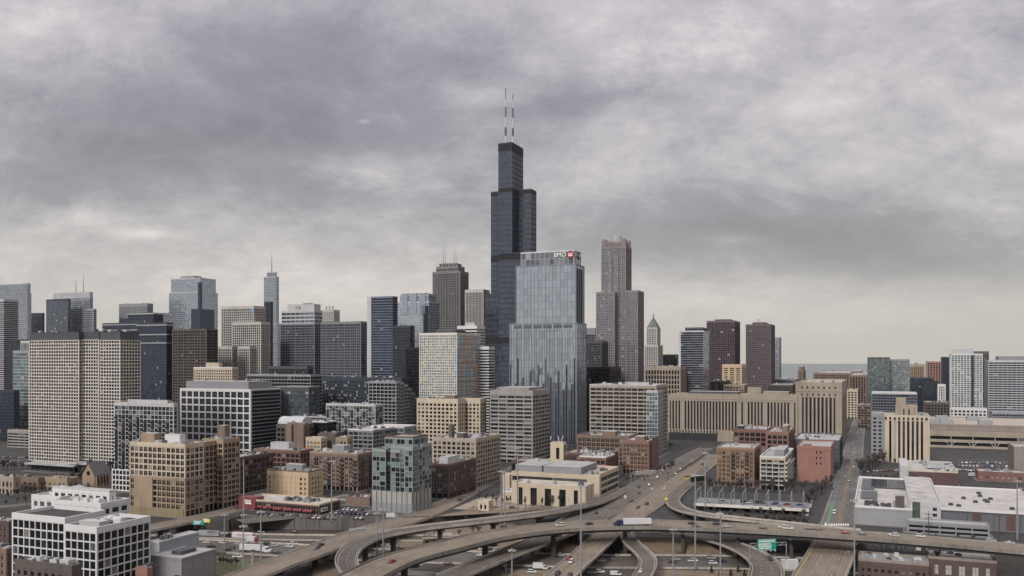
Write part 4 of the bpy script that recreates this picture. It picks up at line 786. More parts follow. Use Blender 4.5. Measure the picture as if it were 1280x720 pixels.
simple('navy_mid_rise', 'navy glass mid-rise in front of the red and white one', 1137, 1166, 1167, 472, 1600, S(**curt, wall=navyw, glass=g_navy), depth=40)
simple('black_mid_rise', 'black mid-rise with thin ribs, left of the white narrow slab', 1153, 1174, 1175, 477, 1450, S(fl=4, bay=3, pw=.6, sh=.5, pd=.6, wall=blackw, glass=g_navy, top=4), depth=40)
simple('white_ribbed_slab', 'very narrow white ribbed slab beside the black mid-rise', 1173, 1181.5, 1182, 480.5, 1400, S(fl=4, bay=3, pw=1.4, sh=.6, pd=.6, wall=white_w, glass=g_dark), depth=20)
simple('bluish_tower', 'dark blue tower edge just left of the white gridded tower', 1178, 1190, 1191, 446, 1600, S(**curt, wall=navyw, glass=g_navy), depth=40)
simple('dark_brick_block', 'dark brick block with a chimney pot at the foot of the white gridded tower', 1156, 1187, 1188, 503, 1300, S(fl=4, bay=4, pw=1.6, sh=1.4, wall=dkbrown, glass=g_black), depth=50, clut=4)
b = Bld('white_grid_tower', 'white gridded glass tower with a slanted roof screen on a white square-windowed base', 1189, 1228, 1229, 1420, SK, depth=34)
b.block(b.rect(), b.z(510), b.z(443), S(fl=3.4, bay=4.6, pw=.8, sh=.8, wall=white_w, glass=g_teal, top=1, bot=.5)); b.box('dark_bay', g_navy, (-1.0, b.Ln*.27, 2, b.Ln*.36), b.z(508), b.z(444))
rb = b.px(1187, 1233.5, 1234.5, 1405, depth=44); b.block(rb, 0, b.z(510.5), S(fl=4.6, bay=6, pw=2, sh=1.9, wall=white_w, glass=g_black, win=1))
m = MB(); z0 = b.z(443); m.prism([(0,b.Ln*.28),(.8,b.Ln*.28),(.8,b.Ln),(0,b.Ln)], z0+.5, b.z(436)); m.build('roof_screen', ltgrey, b.root)
b.done()
simple('maroon_mid_rise', 'purplish-brown tower behind the white gridded tower', 1208, 1236, 1237, 439, 1750, S(fl=4, bay=4, pw=1, sh=1.2, wall=maroon, glass=g_dark, top=4), depth=40)
b = simple('banded_office_tower', 'grey office tower with white floor bands at the right picture edge', 1236, 1300, 1302, 450, 1430, S(fl=3.9, bay=7, pw=.3, sh=1.4, bd=.5, wall=ltgrey, glass=g_navy, top=2), depth=50, pent=[(.1,.1,.9,.8,445.5,midgrey)])
b.block(b.px(1240, 1305, 1306, 1400, depth=30), 0, zt(517, 1400), S(fl=4, bay=5, pw=.5, sh=1, wall=steel, glass=g_navy)); b.done()
# long modern postal building with a roof of vents
b = Bld('postal_centre', 'very long flat-roofed postal centre with grey roof boxes at right', 1162, 1330, 1332, 960, 'postal centre', depth=165)
pc = S(fl=7, bay=24, pw=1.0, sh=3.2, bd=1.0, pd=.6, wall=limestone, glass=g_black, top=3.2, bot=1.5, roof=r_tan, ph=.8)
b.block(b.rect(), 0, b.z(543.5), pc); b.block((14, 6, b.Le, b.Ln-2), b.z(543), b.z(536), S(fl=9, bay=50, pw=.4, sh=1, wall=wall('taupe', (.20,.165,.14)), glass=MATS['taupe'], roof=r_tan, top=1, bot=.2))
for i, (x, y) in enumerate(((1186,533),(1237,533),(1166,536))):
    yc = b.Ln*(1 - (x-1162)/168.); m = MB(); m.box(0,0,0,16,14,5); [m.box(-.1,j*2+.6,.4,16.1,j*2+1,4.7) for j in range(7)]; m.build('roof_vent', steel, b.root, (30, yc-8, b.z(536)))
for i, (x) in enumerate((1188, 1232)):
    yc = b.Ln*(1 - (x-1162)/168.); m = MB(); m.box(0,0,0,18,14,5); m.build('roof_vent', steel, b.root, (105, yc-6, b.z(536)))
for i in range(5):
    m = MB(); yc = b.Ln*(.06+.17*i+.1); m.tube((-1.3, yc, 1), (-1.3, yc-6, 9), .35, .35, 5); m.tube((-1.3, yc, 1), (-1.3, yc+6, 9), .35, .35, 5); m.build('v_brace', limegrey, b.root)
b.done()
# ribbed art-deco block at the street
b = Bld('ribbed_deco_block', 'cream art deco block with dark vertical window strips and a stepped roof tower', 1104.5, 1161, 1162, 846, 'office block', depth=40)
b.block(b.rect(), 0, b.z(521), S(fl=60, bay=4.1, pw=1.9, sh=0, pd=.8, wall=cream, glass=MATS['glass_post'], top=4.5, bot=4, cw=3))
for i in range(10): link('window', wmesh, b.root, (-.95, b.Ln*(i+.5)/10, b.z(521)-2.4))
b.block((8, b.Ln*.25, 30, b.Ln*.72), b.z(521), b.z(509), S(fl=9, bay=5, pw=3.5, sh=1, wall=limestone, glass=g_black, bot=.3, roof=r_white)); b.block((10, b.Ln*.5, 20, b.Ln*.70), b.z(509), b.z(500), S(fl=8, bay=5, pw=3, sh=1, wall=limestone, glass=g_black, bot=.3))
for i in range(4): b.box('finial', limestone, (10, b.Ln*(.505+.05*i), 11.2, b.Ln*(.515+.05*i)), b.z(500), b.z(497.5))
rg = b.px(1089.5, 1104, 1105, 856, depth=34); b.block(rg, 0, zt(518, 856), S(fl=4, bay=4.2, pw=1.8, sh=1.8, wall=midgrey, glass=g_black, win=1, bot=3)); b.clutter((0,0,b.Le,b.Ln*.25), b.z(521), 4); b.done()
# brick plant with white roof
b = Bld('brick_plant', 'dark red brick plant with a white roof full of ducts', 1137, 1197, 1198, 690, 'factory', depth=74)
b.block(b.rect(), 0, b.z(590)-1, S(fl=5, bay=5.6, pw=2.6, sh=2.2, wall=dkred, glass=dkred, top=2, bot=2, win=1, mull=cream, weights=(50,10,40,0), roof=r_white, cap=cream, skip=lambda k,i,j,n,m: j in (3,4,5)))
b.pent((20, 8, 46, b.Ln*.6), b.z(590), b.z(590)+3, ltgrey); b.box('side_wall', ltgrey, (2, b.Ln+.6, 60, b.Ln+7), 0, b.z(590)+3)
for i in range(9): b.box('duct', [silverw, ltgrey, char][i % 3], (8+i*6.5, b.Ln*.05, 10.5+i*6.5, b.Ln*(.12+.1*(i % 2))), b.z(590), b.z(590)+2)
b.clutter((2,2,70,b.Ln-3), b.z(590)-1, 14); b.done()
simple('brick_row_house', 'low red brick row with a white roof in the right-hand parking lot', 1223, 1300, 1301, 592, 712, S(fl=4, bay=4.2, pw=2.0, sh=1.8, wall=red, glass=g_black, win=1, mull=cream, weights=(40,10,50,0), roof=r_white, bot=1.5, top=1.5), depth=22, clut=9)
simple('grey_side_building', 'grey-brown building corner cut off by the right picture edge above the parking lot', 1268, 1320, 1321, 560, 770, S(fl=8, bay=20, pw=15, sh=6, wall=MATS['taupe'], glass=MATS['taupe'], roof=r_grey), depth=40)
# big flat warehouse
b = Bld('solar_warehouse', 'flat white-roofed warehouse with solar panels and grey windowless front beside the street', 1068, 1140, 1141, 524, 'warehouse', depth=145)
b.block(b.rect(), 0, b.z(636)-1, S(fl=30, bay=40, pw=1, sh=0, pd=.2, wall=wall('warehouse_grey', (.23,.225,.23), var=.08), glass=MATS['warehouse_grey'], top=1, bot=1, roof=r_white, cap=white_w))
rs = b.px(1137, 1176, 1177, 531, depth=120); b.block(rs, 0, zt(630, 531), S(fl=4.2, bay=6, pw=2.6, sh=1.6, wall=ltgrey, glass=ltgrey, roof=r_white, top=1.5, win=1, skip=lambda k,i,j,n,m: j not in (2,3)))
b.box('dark_panel', char, (rs[0]-.9, rs[1]+ (rs[3]-rs[1])*.66, rs[0]+.2, rs[3]-1.5), 3.5, zt(629,531))
for i in range(2): m = MB(); m.box(rs[0]-1.1, rs[1]+(rs[3]-rs[1])*.74, 4.6+i*4.2, rs[0]-.92, rs[1]+(rs[3]-rs[1])*.90, 6.8+i*4.2); m.build('sign', plain('green_letter', (.045,.085,.035)), b.root)
b.pent((4, 4, 10, 9), b.z(636), b.z(622), dkbrown)
zr = b.z(636)-.6
for (x0, n0, nx, ny) in ((34, b.Ln*.60, 14, 10), (78, b.Ln*.66, 22, 9), (88, b.Ln*.04, 18, 13), (92, b.Ln*.40, 16, 5)):
    m = MB()
    for i in range(nx):
        for j in range(ny):
            xa, ya = x0 + i*2.6, n0 + j*1.7
            if ya + 1.6 > b.Ln-1 or xa+2 > b.Le-1: continue
            m.box(xa, ya, zr+.5, xa+2.2, ya+1.55, zr+.62)
    if m.f: m.build('solar_array', plain('solar_panel', (.035,.04,.06), .2), b.root)
b.clutter((2,2,24,b.Ln-3), b.z(636)-1, 10, [char, metal, dkmetal]); b.done()
b = Bld('long_warehouse', 'very wide low warehouse with pale ribbed roof at the right edge', 1177, 1310, 1311, 506, 'warehouse', depth=105)
b.block(b.rect(), 0, b.z(643)-1, S(fl=30, bay=15, pw=.5, sh=0, pd=.2, wall=char, glass=wall('slate_siding', (.10,.10,.115), var=.1), top=.8, bot=1, roof=roofmat('ribbed_roof', (.38,.36,.33), .35), cap=white_w))
for f_ in (.02, .3, .62): m = MB(); m.box(-.4, b.Ln*f_, 0, .3, b.Ln*f_+4.5, b.z(644)-1); m.build('brick_bay', dkred, b.root)
for i in range(10): m = MB(); m.box(0,0,0,2.2,2.6,1.2); m.box(.3,.3,1.2,1.9,2.3,1.5); m.build('roof_vent', dkmetal, b.root, (b.rnd.uniform(8,90), b.rnd.uniform(4,b.Ln-6), b.z(643)-.9))
b.done()
simple('low_ramp_building', 'long low concrete loading dock in front of the solar warehouse', 1135, 1236, 1237, 657, 494, S(fl=3, bay=9, pw=.6, sh=1.3, wall=midgrey, glass=g_black, roof=r_grey, top=.7, bot=.3, ph=.8), depth=11)
# brick buildings in the near right corner
nb_ = S(fl=4.2, bay=3.1, pw=1.5, sh=1.9, wall=wall('umber_brick', (.085,.05,.042)), glass=g_black, top=3.2, bot=2, win=1, mull=char, weights=(70,10,20,0), roof=r_white, cap=wall('stone_coping', (.22,.17,.14)), ph=1.4)
simple('near_brick_building', 'low dark brick building with a white pipe-covered roof near the right corner', 1074, 1160, 1161, 704, 424, nb_, depth=17, zb=-7, clut=12)
simple('near_brick_building', 'dark brick building with pale arched window boards in the bottom right corner', 1161, 1245, 1246, 701, 427, S(**{**nb_, 'bay': 5.4, 'pw': 3.2, 'fl': 8, 'sh': .7, 'top': 2.2, 'bot': .5, 'panes': [p_dark, p_mid, plain('pale_board', (.32,.30,.265), .7), p_sky], 'weights': (5,0,95,0), 'cap': MATS['stone_coping']}), depth=22, zb=-7, clut=2)
# ------------------------------------------------------------------ near left
wb = S(fl=3.95, bay=3.7, pw=.5, sh=.62, pd=.4, bd=.3, wall=white_w, glass=g_black, top=1.1, bot=3, win=1, mull=blackw, weights=(84,9,5,2), roof=r_dark, ph=1.6, cap=white_w)
b = Bld('white_grid_apartments', 'new white gridded apartment block with black windows in the near left corner', 17, 121, 186.5, 385, 'apartment block', zb=-7, ln=40)
k = b.px(82, 121, 186.5, 385); b.block((0, 0, b.Le, k[3]), 0, b.z(659)-1.6, wb); r1 = b.px(16.5, 82, 186, 403); b.block((r1[0], r1[1]+.4, b.Le, r1[3]), 0, zt(647, 403)+7-1.6, wb)
zz = b.z(659); b.pent((4, 3, 9, k[3]*.8), zz-1.5, zz+1.0, ltgrey, r_white); b.clutter((10, 2, b.Le-6, k[3]-2), zz-1.6, 9, [white_w, ltgrey]); b.done()
b = Bld('white_villa_block', 'stepped white penthouse-style block with metal roofs behind the near white gridded apartments', 32, 126, 161, 432, 'apartment block', zb=0)
wv = S(fl=3.8, bay=5, pw=1.8, sh=1.5, wall=white_w, glass=g_black, win=1, weights=(80,15,5,0), bot=8, roof=r_white, top=1.2)
b.block((0, 0, b.Le, b.Ln*.62), 0, b.z(632), wv); b.block((4, b.Ln*.62, b.Le*.8, b.Ln), 0, b.z(630), S(**{**wv, 'weights': (0,0,0,100)})); b.block((10, b.Ln*.1, b.Le-4, b.Ln*.85), b.z(632), b.z(620), S(**{**wv, 'bot': .3, 'cap': ltgrey}))
m = MB(); z0 = b.z(619.5); xa, xb, ya, yb = 12, b.Le-6, b.Ln*.3, b.Ln*.8
m.face([(xa,ya,z0),(xb,ya,z0),(xb,(ya+yb)/2,z0+2.4),(xa,(ya+yb)/2,z0+2.4)]); m.face([(xa,(ya+yb)/2,z0+2.4),(xb,(ya+yb)/2,z0+2.4),(xb,yb,z0),(xa,yb,z0)]); m.face([(xa,yb,z0),(xa,ya,z0),(xa,(ya+yb)/2,z0+2.4)]); m.build('metal_roof', ltgrey, b.root)
b.clutter((1,2,10,b.Ln*.6), b.z(632), 10, [white_w, ltgrey, metal]); b.done()
# grey sheds beside the trench
b = Bld('grey_shed', 'long grey metal shed with a low pitched roof beside the trench', 187, 199, 248, 446, 'shed', zb=-7)
b.block(b.rect(), 0, b.z(678), S(fl=20, bay=20, pw=.4, sh=0, pd=.15, wall=ltgrey, glass=wall('shed_blue_grey', (.30,.30,.33), var=.08), top=.6, bot=.5, roof=r_grey, cap=ltgrey, ph=.4)); b.clutter((2,1,b.Le-4,b.Ln-2), b.z(678), 3); b.done()
b = Bld('block_shed', 'grey concrete-block shed with a pale flat roof in the near left trench', 187, 227, 269, 412, 'shed', zb=-7)
b.block(b.rect(), 0, b.z(699), S(fl=20, bay=9, pw=.4, sh=0, pd=.12, wall=midgrey, glass=wall('block_grey', (.22,.21,.21), var=.12), top=.7, bot=.5, roof=r_grey, cap=midgrey, ph=.4))
b.box('door', p_dark, (-.3, b.Ln*.05, .3, b.Ln*.2), 0, 6); b.box('roof_hatch', char, (6, b.Ln*.3, 16, b.Ln*.6), b.z(699), b.z(694)); b.done()
simple('brick_building', 'small brick building top cut by the bottom edge beside the white gridded apartments', 171, 184, 189, 710, 388, S(fl=4, bay=4, pw=2, sh=2, wall=orange_red, glass=g_black, roof=r_dark), zb=-7, clut=4)
simple('flat_roofed_building', 'dark cluttered roof at the bottom edge below the white gridded apartments', 20, 90, 100, 707, 345, S(fl=4, bay=4, pw=2, sh=2, wall=dkbrown, glass=g_black, roof=r_dark), zb=-7, clut=16)
simple('brick_row', 'brick row houses at the left picture edge beside the near white gridded apartments', -14, 11, 16, 652, 470, S(fl=3.6, bay=3.6, pw=1.8, sh=1.7, wall=dkred, glass=g_black, win=1, mull=cream, weights=(80,5,15,0), roof=r_grey, bot=1.5, top=1.2), zb=-7, clut=6)
simple('brick_row', 'lower brick row houses at the left edge near the bottom corner', -14, 8, 13, 686, 415, S(fl=3.6, bay=3.6, pw=1.8, sh=1.7, wall=brown, glass=g_black, win=1, mull=cream, weights=(80,5,15,0), roof=r_white, bot=1.5, top=1.2), zb=-7, clut=6)
# brick buildings and church in the far left middle
simple('old_brick_house', 'pale brick three-storey house at the left edge below the parking lot', -12, 17, 25, 596, 655, S(fl=4, bay=4, pw=2, sh=1.8, wall=limestone, glass=g_black, win=1, weights=(80,10,10,0), top=2), clut=4)
simple('old_brick_house', 'brown brick row house beside the pale one at the left edge', 22, 48, 56, 597, 672, S(fl=4, bay=5, pw=2.6, sh=2, wall=brown, glass=g_black, win=1, weights=(80,10,10,0), top=2), clut=3)
simple('old_brick_house', 'low tan brick house between the row house and the church', 54, 84, 98, 598, 668, S(fl=4, bay=5, pw=2.6, sh=2, wall=tan, glass=g_black, win=1, weights=(80,10,10,0), top=2), clut=3)
b = Bld('station_shed', 'low platform shed with wide flat roofs below the huge beige grid tower', 30, 92, 108, 770, 'shed')
b.block((4,4,b.Le-4,b.Ln-4), 0, 6, S(fl=4, bay=6, pw=.5, sh=.8, wall=char, glass=g_black, bot=1, top=.5), roof=False, parapet=False); b.box('roof', r_grey, b.rect(), 6.1, 7.4); b.box('roof_step', r_grey, (b.Le*.3, -14, b.Le+4, 12), 8.0, 9.0); b.done()
b = Bld('brick_church', 'old brick church with a steep grey gable roof and pointed windows at the left', 103, 118, 137, 690, 'church')
m = MB(); Le, Ln = b.Le, b.Ln; h0, h1 = 10, 19
m.prism([(0,0),(Le,0),(Le,Ln),(0,Ln)], 0, h0); m.face([(0,Ln,h0),(0,0,h0),(0,Ln/2,h1)]); m.face([(Le,0,h0),(Le,Ln,h0),(Le,Ln/2,h1)])
for i in range(5): m.box(Le*(i+.5)/5-.5, -1.2, 0, Le*(i+.5)/5+.5, -.01, h0-1)
m.build('wall', tan, b.root)
m = MB(); m.face([(-.8,-.8,h0-.6),(Le+.8,-.8,h0-.6),(Le+.8,Ln/2,h1+.5),(-.8,Ln/2,h1+.5)]); m.face([(-.8,Ln/2,h1+.5),(Le+.8,Ln/2,h1+.5),(Le+.8,Ln+.8,h0-.6),(-.8,Ln+.8,h0-.6)]); m.build('gable_roof', wall('slate', (.085,.08,.08)), b.root)
for i in range(4):
    m = MB(); c = Le*(i+1)/5; m.prism([(c-.7,-.2),(c+.7,-.2),(c+.7,-.05),(c-.7,-.05)], 2.5, 6.5); m.prism([(c-.7,-.2),(c+.7,-.2),(c+.7,-.05),(c-.7,-.05)], 6.5, 8.2, 0, [(c-.05,-.2),(c+.05,-.2),(c+.05,-.05),(c-.05,-.05)]); m.build('window', p_dark, b.root)
m = MB(); m.tube((-.05,Ln/2,11), (-.3,Ln/2,11), 1.7, 1.7, 14); m.build('rose_window', p_dark, b.root)
m = MB(); m.box(-.4, Ln/2-1.2, 0, -.02, Ln/2+1.2, 3.6); m.build('door', dkbrown, b.root); b.done()
# small hut between the ramps
b = simple('brick_hut', 'small sand-coloured pump house with pale shutters on the bare lot between the ramps', 587, 596, 599, 635, 585, S(fl=3.4, bay=3, pw=1, sh=.8, wall=tan, glass=g_black, win=1, weights=(20,0,80,0), bot=.5, top=.6), depth=7)
b.block((1, -8, 7, -.8), 0, 5.6, S(fl=4, bay=3, pw=1.6, sh=1.4, wall=cream, glass=g_black, bot=.5, top=.8)); b.done()
simple('brick_block', 'plain brown brick block behind the pump house car park', 640, 700, 712, 578, 760, S(**lof, wall=brown, glass=g_black, roof=r_grey), clut=4)
# blocks that show in the gaps between the larger ones
for (nm, lb, xl, xc, xr, yt, Y, wl) in (
    ('gap_block', 'low tan building seen through the gap left of the white framed office', 120, 150, 160, 560, 900, tan),
    ('gap_block', 'dark low block between the teal banded block and the curved beige towers', 28, 60, 70, 520, 1180, char),
    ('gap_block', 'brown low block showing above the charcoal annex', 985, 1000, 1004, 500, 1250, brown),
    ('gap_block', 'grey low roofs on the lake side right of the narrow maroon tower', 968, 994, 1000, 474, 1750, midgrey),
    ('gap_block', 'brown low roofs before the small clock tower', 960, 990, 997, 481, 1500, dkbrown),
    ('gap_block', 'low brown block between the street and the grey side of the art deco block', 1072, 1088, 1089, 506, 1300, brown),
    ('gap_block', 'tan low block right of the tan slit-windowed building', 905, 930, 936, 481, 1350, tan),
    ('gap_block', 'dark low block left of the tan slit-windowed building', 886, 905, 912, 476, 1400, dkbrown)):
    simple(nm.replace('gap_block', 'low_block'), lb, xl, xc, xr, yt, Y, S(**lof, wall=wl, glass=g_black, roof=r_grey), clut=5, depth=None if xr < 1085 else 40)
HAZE = 0.9e-5
# ------------------------------------------------------------------ ground, lake
TZ = -7.0
edge_px = [(-420,600),(-150,622),(60,640),(180,652),(286,650),(300,646),(420,648),(540,647),(575,641),(640,641),(690,652),(730,668),(800,672),(900,674),(1000,675),(1090,678),(1300,690),(1500,700)]
edge = [W(x, y, 0) for x, y in edge_px]
far = [Vector((60000*.9, 4300, 0)), Vector((-60000*.9, 4300, 0))]
m = MB()
pts = edge + [Vector((9000, edge[-1].y, 0)), Vector((9000, 3900, 0)), Vector((-9000, 3900, 0)), Vector((-9000, edge[0].y, 0))]
m.face([p for p in pts], 0)
for a, b_ in zip(edge[:-1], edge[1:]): m.face([a + Vector((0,0,TZ-1)), b_ + Vector((0,0,TZ-1)), b_, a], 1)
g = m.build('ground', [citygr, drk_conc]); tag(g, kind='structure')
m = MB(); m.face([(-1500, 120, TZ), (1500, 120, TZ), (1500, 1000, TZ), (-1500, 1000, TZ)]); tag(m.build('expressway_floor', roofmat('trench_floor', (.040,.033,.026), .7)), kind='structure')  # floor colour darkened to deepen the shade below the flyovers
m = MB(); m.face([(-24000, 3900, -3), (24000, 3900, -3), (24000, 24500, -3), (-24000, 24500, -3)])
lk, t, bs = bsdf('lake_water'); bs.inputs['Base Color'].default_value = (.17,.185,.17,1); bs.inputs['Roughness'].default_value = .9
tag(m.build('lake', lk), kind='structure')
# the damp air that softens the lake and the farthest towers
m = MB(); m.box(-25000, -300, -9.5, 25000, 25000, 580)
hz_ = bpy.data.materials.new('haze'); hz_.use_nodes = True; t = hz_.node_tree; t.nodes.clear()
o_ = nn(t, 'ShaderNodeOutputMaterial'); pv_ = nn(t, 'ShaderNodeVolumePrincipled'); pv_.inputs['Density'].default_value = HAZE; pv_.inputs['Color'].default_value = (.80,.82,.85,1); pv_.inputs['Anisotropy'].default_value = .2
t.links.new(pv_.outputs[0], o_.inputs['Volume']); tag(m.build('haze', hz_), kind='stuff')
# bare earth and grass patches
def patch(name, pxs, z, mat): m = MB(); m.face([W(x, y, z) for x, y in pxs]); return tag(m.build(name, mat), kind='structure')
grassm = roofmat('dull_grass', (.075,.078,.035), .4)
patch('ground', [(540,646),(600,634),(700,630),(700,634),(640,640),(560,645)], .02, dirt)
patch('ground', [(566,636),(600,622),(660,618),(720,622),(700,632),(600,638)], .03, roofmat('bare_lot', (.25,.205,.155), .3))
patch('ground', [(300,643),(420,646),(420,649),(300,647)], .03, grassm)
m = MB(); A = [W(x,y,0) for x, y in ((795,672.5),(850,673.5),(905,674.5))]; B = [W(x,y,TZ+.05) for x, y in ((795,696),(850,693),(925,696))]
for i in range(2): m.face([B[i], B[i+1], A[i+1], A[i]])
tag(m.build('grass_bank', dirt), kind='structure')
patch('ground', [(810,712),(960,714),(960,722),(810,722)], TZ+.03, dirt); patch('ground', [(270,695),(330,698),(370,704),(300,722),(262,722)], TZ+.03, grassm)
patch('ground', [(470,662),(700,646),(720,668),(540,690),(470,690)], TZ+.015, dirt); patch('ground', [(700,664),(770,662),(700,700),(640,706)], TZ+.018, dirt); patch('ground', [(560,676),(700,676),(690,690),(560,690)], TZ+.02, dirt); patch('ground', [(590,712),(690,712),(690,722),(590,722)], TZ+.02, dirt)
patch('ground', [(450,700),(500,690),(560,690),(520,710)], TZ+.02, dirt); patch('ground', [(395,700),(440,705),(440,722),(390,722)], TZ+.02, dirt)
# ------------------------------------------------------------------ roads
ROADS = {}
def spline(pts, n=10):
    P = [pts[0]*2 - pts[1]] + pts + [pts[-1]*2 - pts[-2]]; out = []
    for i in range(1, len(P)-2):
        for k in range(n):
            t = k/n; a, b_, c, d = P[i-1], P[i], P[i+1], P[i+2]
            out.append(.5*((2*b_) + (-a+c)*t + (2*a-5*b_+4*c-d)*t*t + (-a+3*b_-3*c+d)*t**3))
    out.append(P[-2]); return out
def ribbon(key, pxs, width, mat, name='road', label=None, cat=None, thick=0.0, barrier=0.0, lanes=(), edges=True, piers=(), zg=TZ, group=None, girder=None, bmat=None):
    """a road strip along a smooth centre line; raised ones get a deck, girders, barriers and piers"""
    ctr = spline([W(x, y, z) for x, y, z in pxs]); n = len(ctr)
    ws = width if isinstance(width, (list, tuple)) else [width]*len(pxs)
    wd = []
    for i in range(n):
        f = i/(n-1)*(len(ws)-1); k = min(int(f), len(ws)-2); wd.append(ws[k] + (ws[k+1]-ws[k])*(f-k))
    tg = []
    for i in range(n):
        d = ctr[min(i+1, n-1)] - ctr[max(i-1, 0)]; d.z = 0; tg.append(d.normalized())
    rt = [Vector((d.y, -d.x, 0)) for d in tg]
    def line(off, dz=0): return [ctr[i] + rt[i]*(off(i) if callable(off) else off) + Vector((0,0,dz)) for i in range(n)]
    ROADS[key] = (ctr, tg, rt, label or name)
    root = None
    if cat: root = empty(name, ctr[n//2], 0, label, cat, group); o0 = ctr[n//2]
    else: o0 = Vector((0,0,0))
    acc_ = [0.0]
    for i in range(n-1): acc_.append(acc_[-1] + (ctr[i+1]-ctr[i]).length)
    def strip(m, la, lb, mi=0, i0=0, i1=None, uv=False):
        for i in range(i0, (i1 or n)-1): m.face([la[i]-o0, la[i+1]-o0, lb[i+1]-o0, lb[i]-o0], mi, [(wd[i], acc_[i]), (wd[i+1], acc_[i+1]), (0, acc_[i+1]), (0, acc_[i])] if uv else None)
    L, Rr = line(lambda i: -wd[i]/2), line(lambda i: wd[i]/2)
    m = MB(); strip(m, Rr, L, uv=True)
    if thick:
        L2, R2 = line(lambda i: -wd[i]/2, -thick*.35), line(lambda i: wd[i]/2, -thick*.35)
        strip(m, L, L2, 1); strip(m, R2, Rr, 1); strip(m, L2, R2, 1)
    top = m.build('deck' if cat else name, [mat, bmat or concrete], root)
    if not cat: tag(top, kind='structure')
    if thick and cat:
        for s in ([-.38, -.13, .13, .38] if True else []):
            m = MB(); a, b_ = line(lambda i: wd[i]*s-.35, -thick*.34), line(lambda i: wd[i]*s+.35, -thick*.34); a2, b2 = line(lambda i: wd[i]*s-.35, -thick), line(lambda i: wd[i]*s+.35, -thick)
            strip(m, a, a2); strip(m, b2, b_); strip(m, a2, b2); m.build('girder', girder or dkmetal, root)
    if barrier:
        for sgn in (-1, 1):
            m = MB(); a = line(lambda i: sgn*(wd[i]/2+.02), -.3); b_ = line(lambda i: sgn*(wd[i]/2-.42), .004); c = line(lambda i: sgn*(wd[i]/2-.2), barrier); d = line(lambda i: sgn*(wd[i]/2+.02), barrier)
            if sgn > 0: strip(m, d, a); strip(m, c, d); strip(m, b_, c)
            else: strip(m, a, d); strip(m, d, c); strip(m, c, b_)
            bo = m.build('barrier', bmat or concrete, root)
            if not cat: bo.name = 'road_barrier'; tag(bo, kind='structure')
    def mark(off, dash, mi, w_=.22):
        m = MB(); acc = 0
        a, b_ = line(lambda i: off(i)-w_/2, .03), line(lambda i: off(i)+w_/2, .03)
        for i in range(n-1):
            L_ = (ctr[i+1]-ctr[i]).length; k = max(1, int(L_/4.0))
            for q in range(k):
                t0, t1 = q/k, (q+1)/k; acc += 1
                if dash and (acc % 3): continue
                m.face([a[i].lerp(a[i+1], t0)-o0, b_[i].lerp(b_[i+1], t0)-o0, b_[i].lerp(b_[i+1], t1)-o0, a[i].lerp(a[i+1], t1)-o0][::1])
        if m.f:
            o = m.build('lane_marking' if cat else 'road_marking', mi, root)
            if not cat: tag(o, kind='structure')
    for f_ in lanes: mark(lambda i: wd[i]*f_, True, lanep, .2)
    if edges:
        mark(lambda i: -wd[i]/2 + 1.2, False, paint_y if edges == 'y' else lanep); mark(lambda i: wd[i]/2 - 1.2, False, lanep)
    # tyre-worn darker lanes are in the road material; skid marks stay out
    for f_ in piers:
        i = int(f_*(n-1)); c = ctr[i]; h = c.z - thick - zg; m = MB()
        if h < 1.5: continue
        hw = wd[i]*.42
        m.prism([(-1.3,-.9),(1.3,-.9),(1.3,.9),(-1.3,.9)], 0, max(.5, h-2.0)); m.prism([(-1.5,-1),(1.5,-1),(1.5,1),(-1.5,1)], max(.5, h-2.0), h-1.1, 0, [(-hw,-1),(hw,-1),(hw,1),(-hw,1)]); m.prism([(-hw,-1),(hw,-1),(hw,1),(-hw,1)], h-1.1, h-.02)
        m.build('pier', drk_conc, root, c - o0 + Vector((0,0,zg-c.z)), math.atan2(rt[i].y, rt[i].x))
    return root
roadm = None
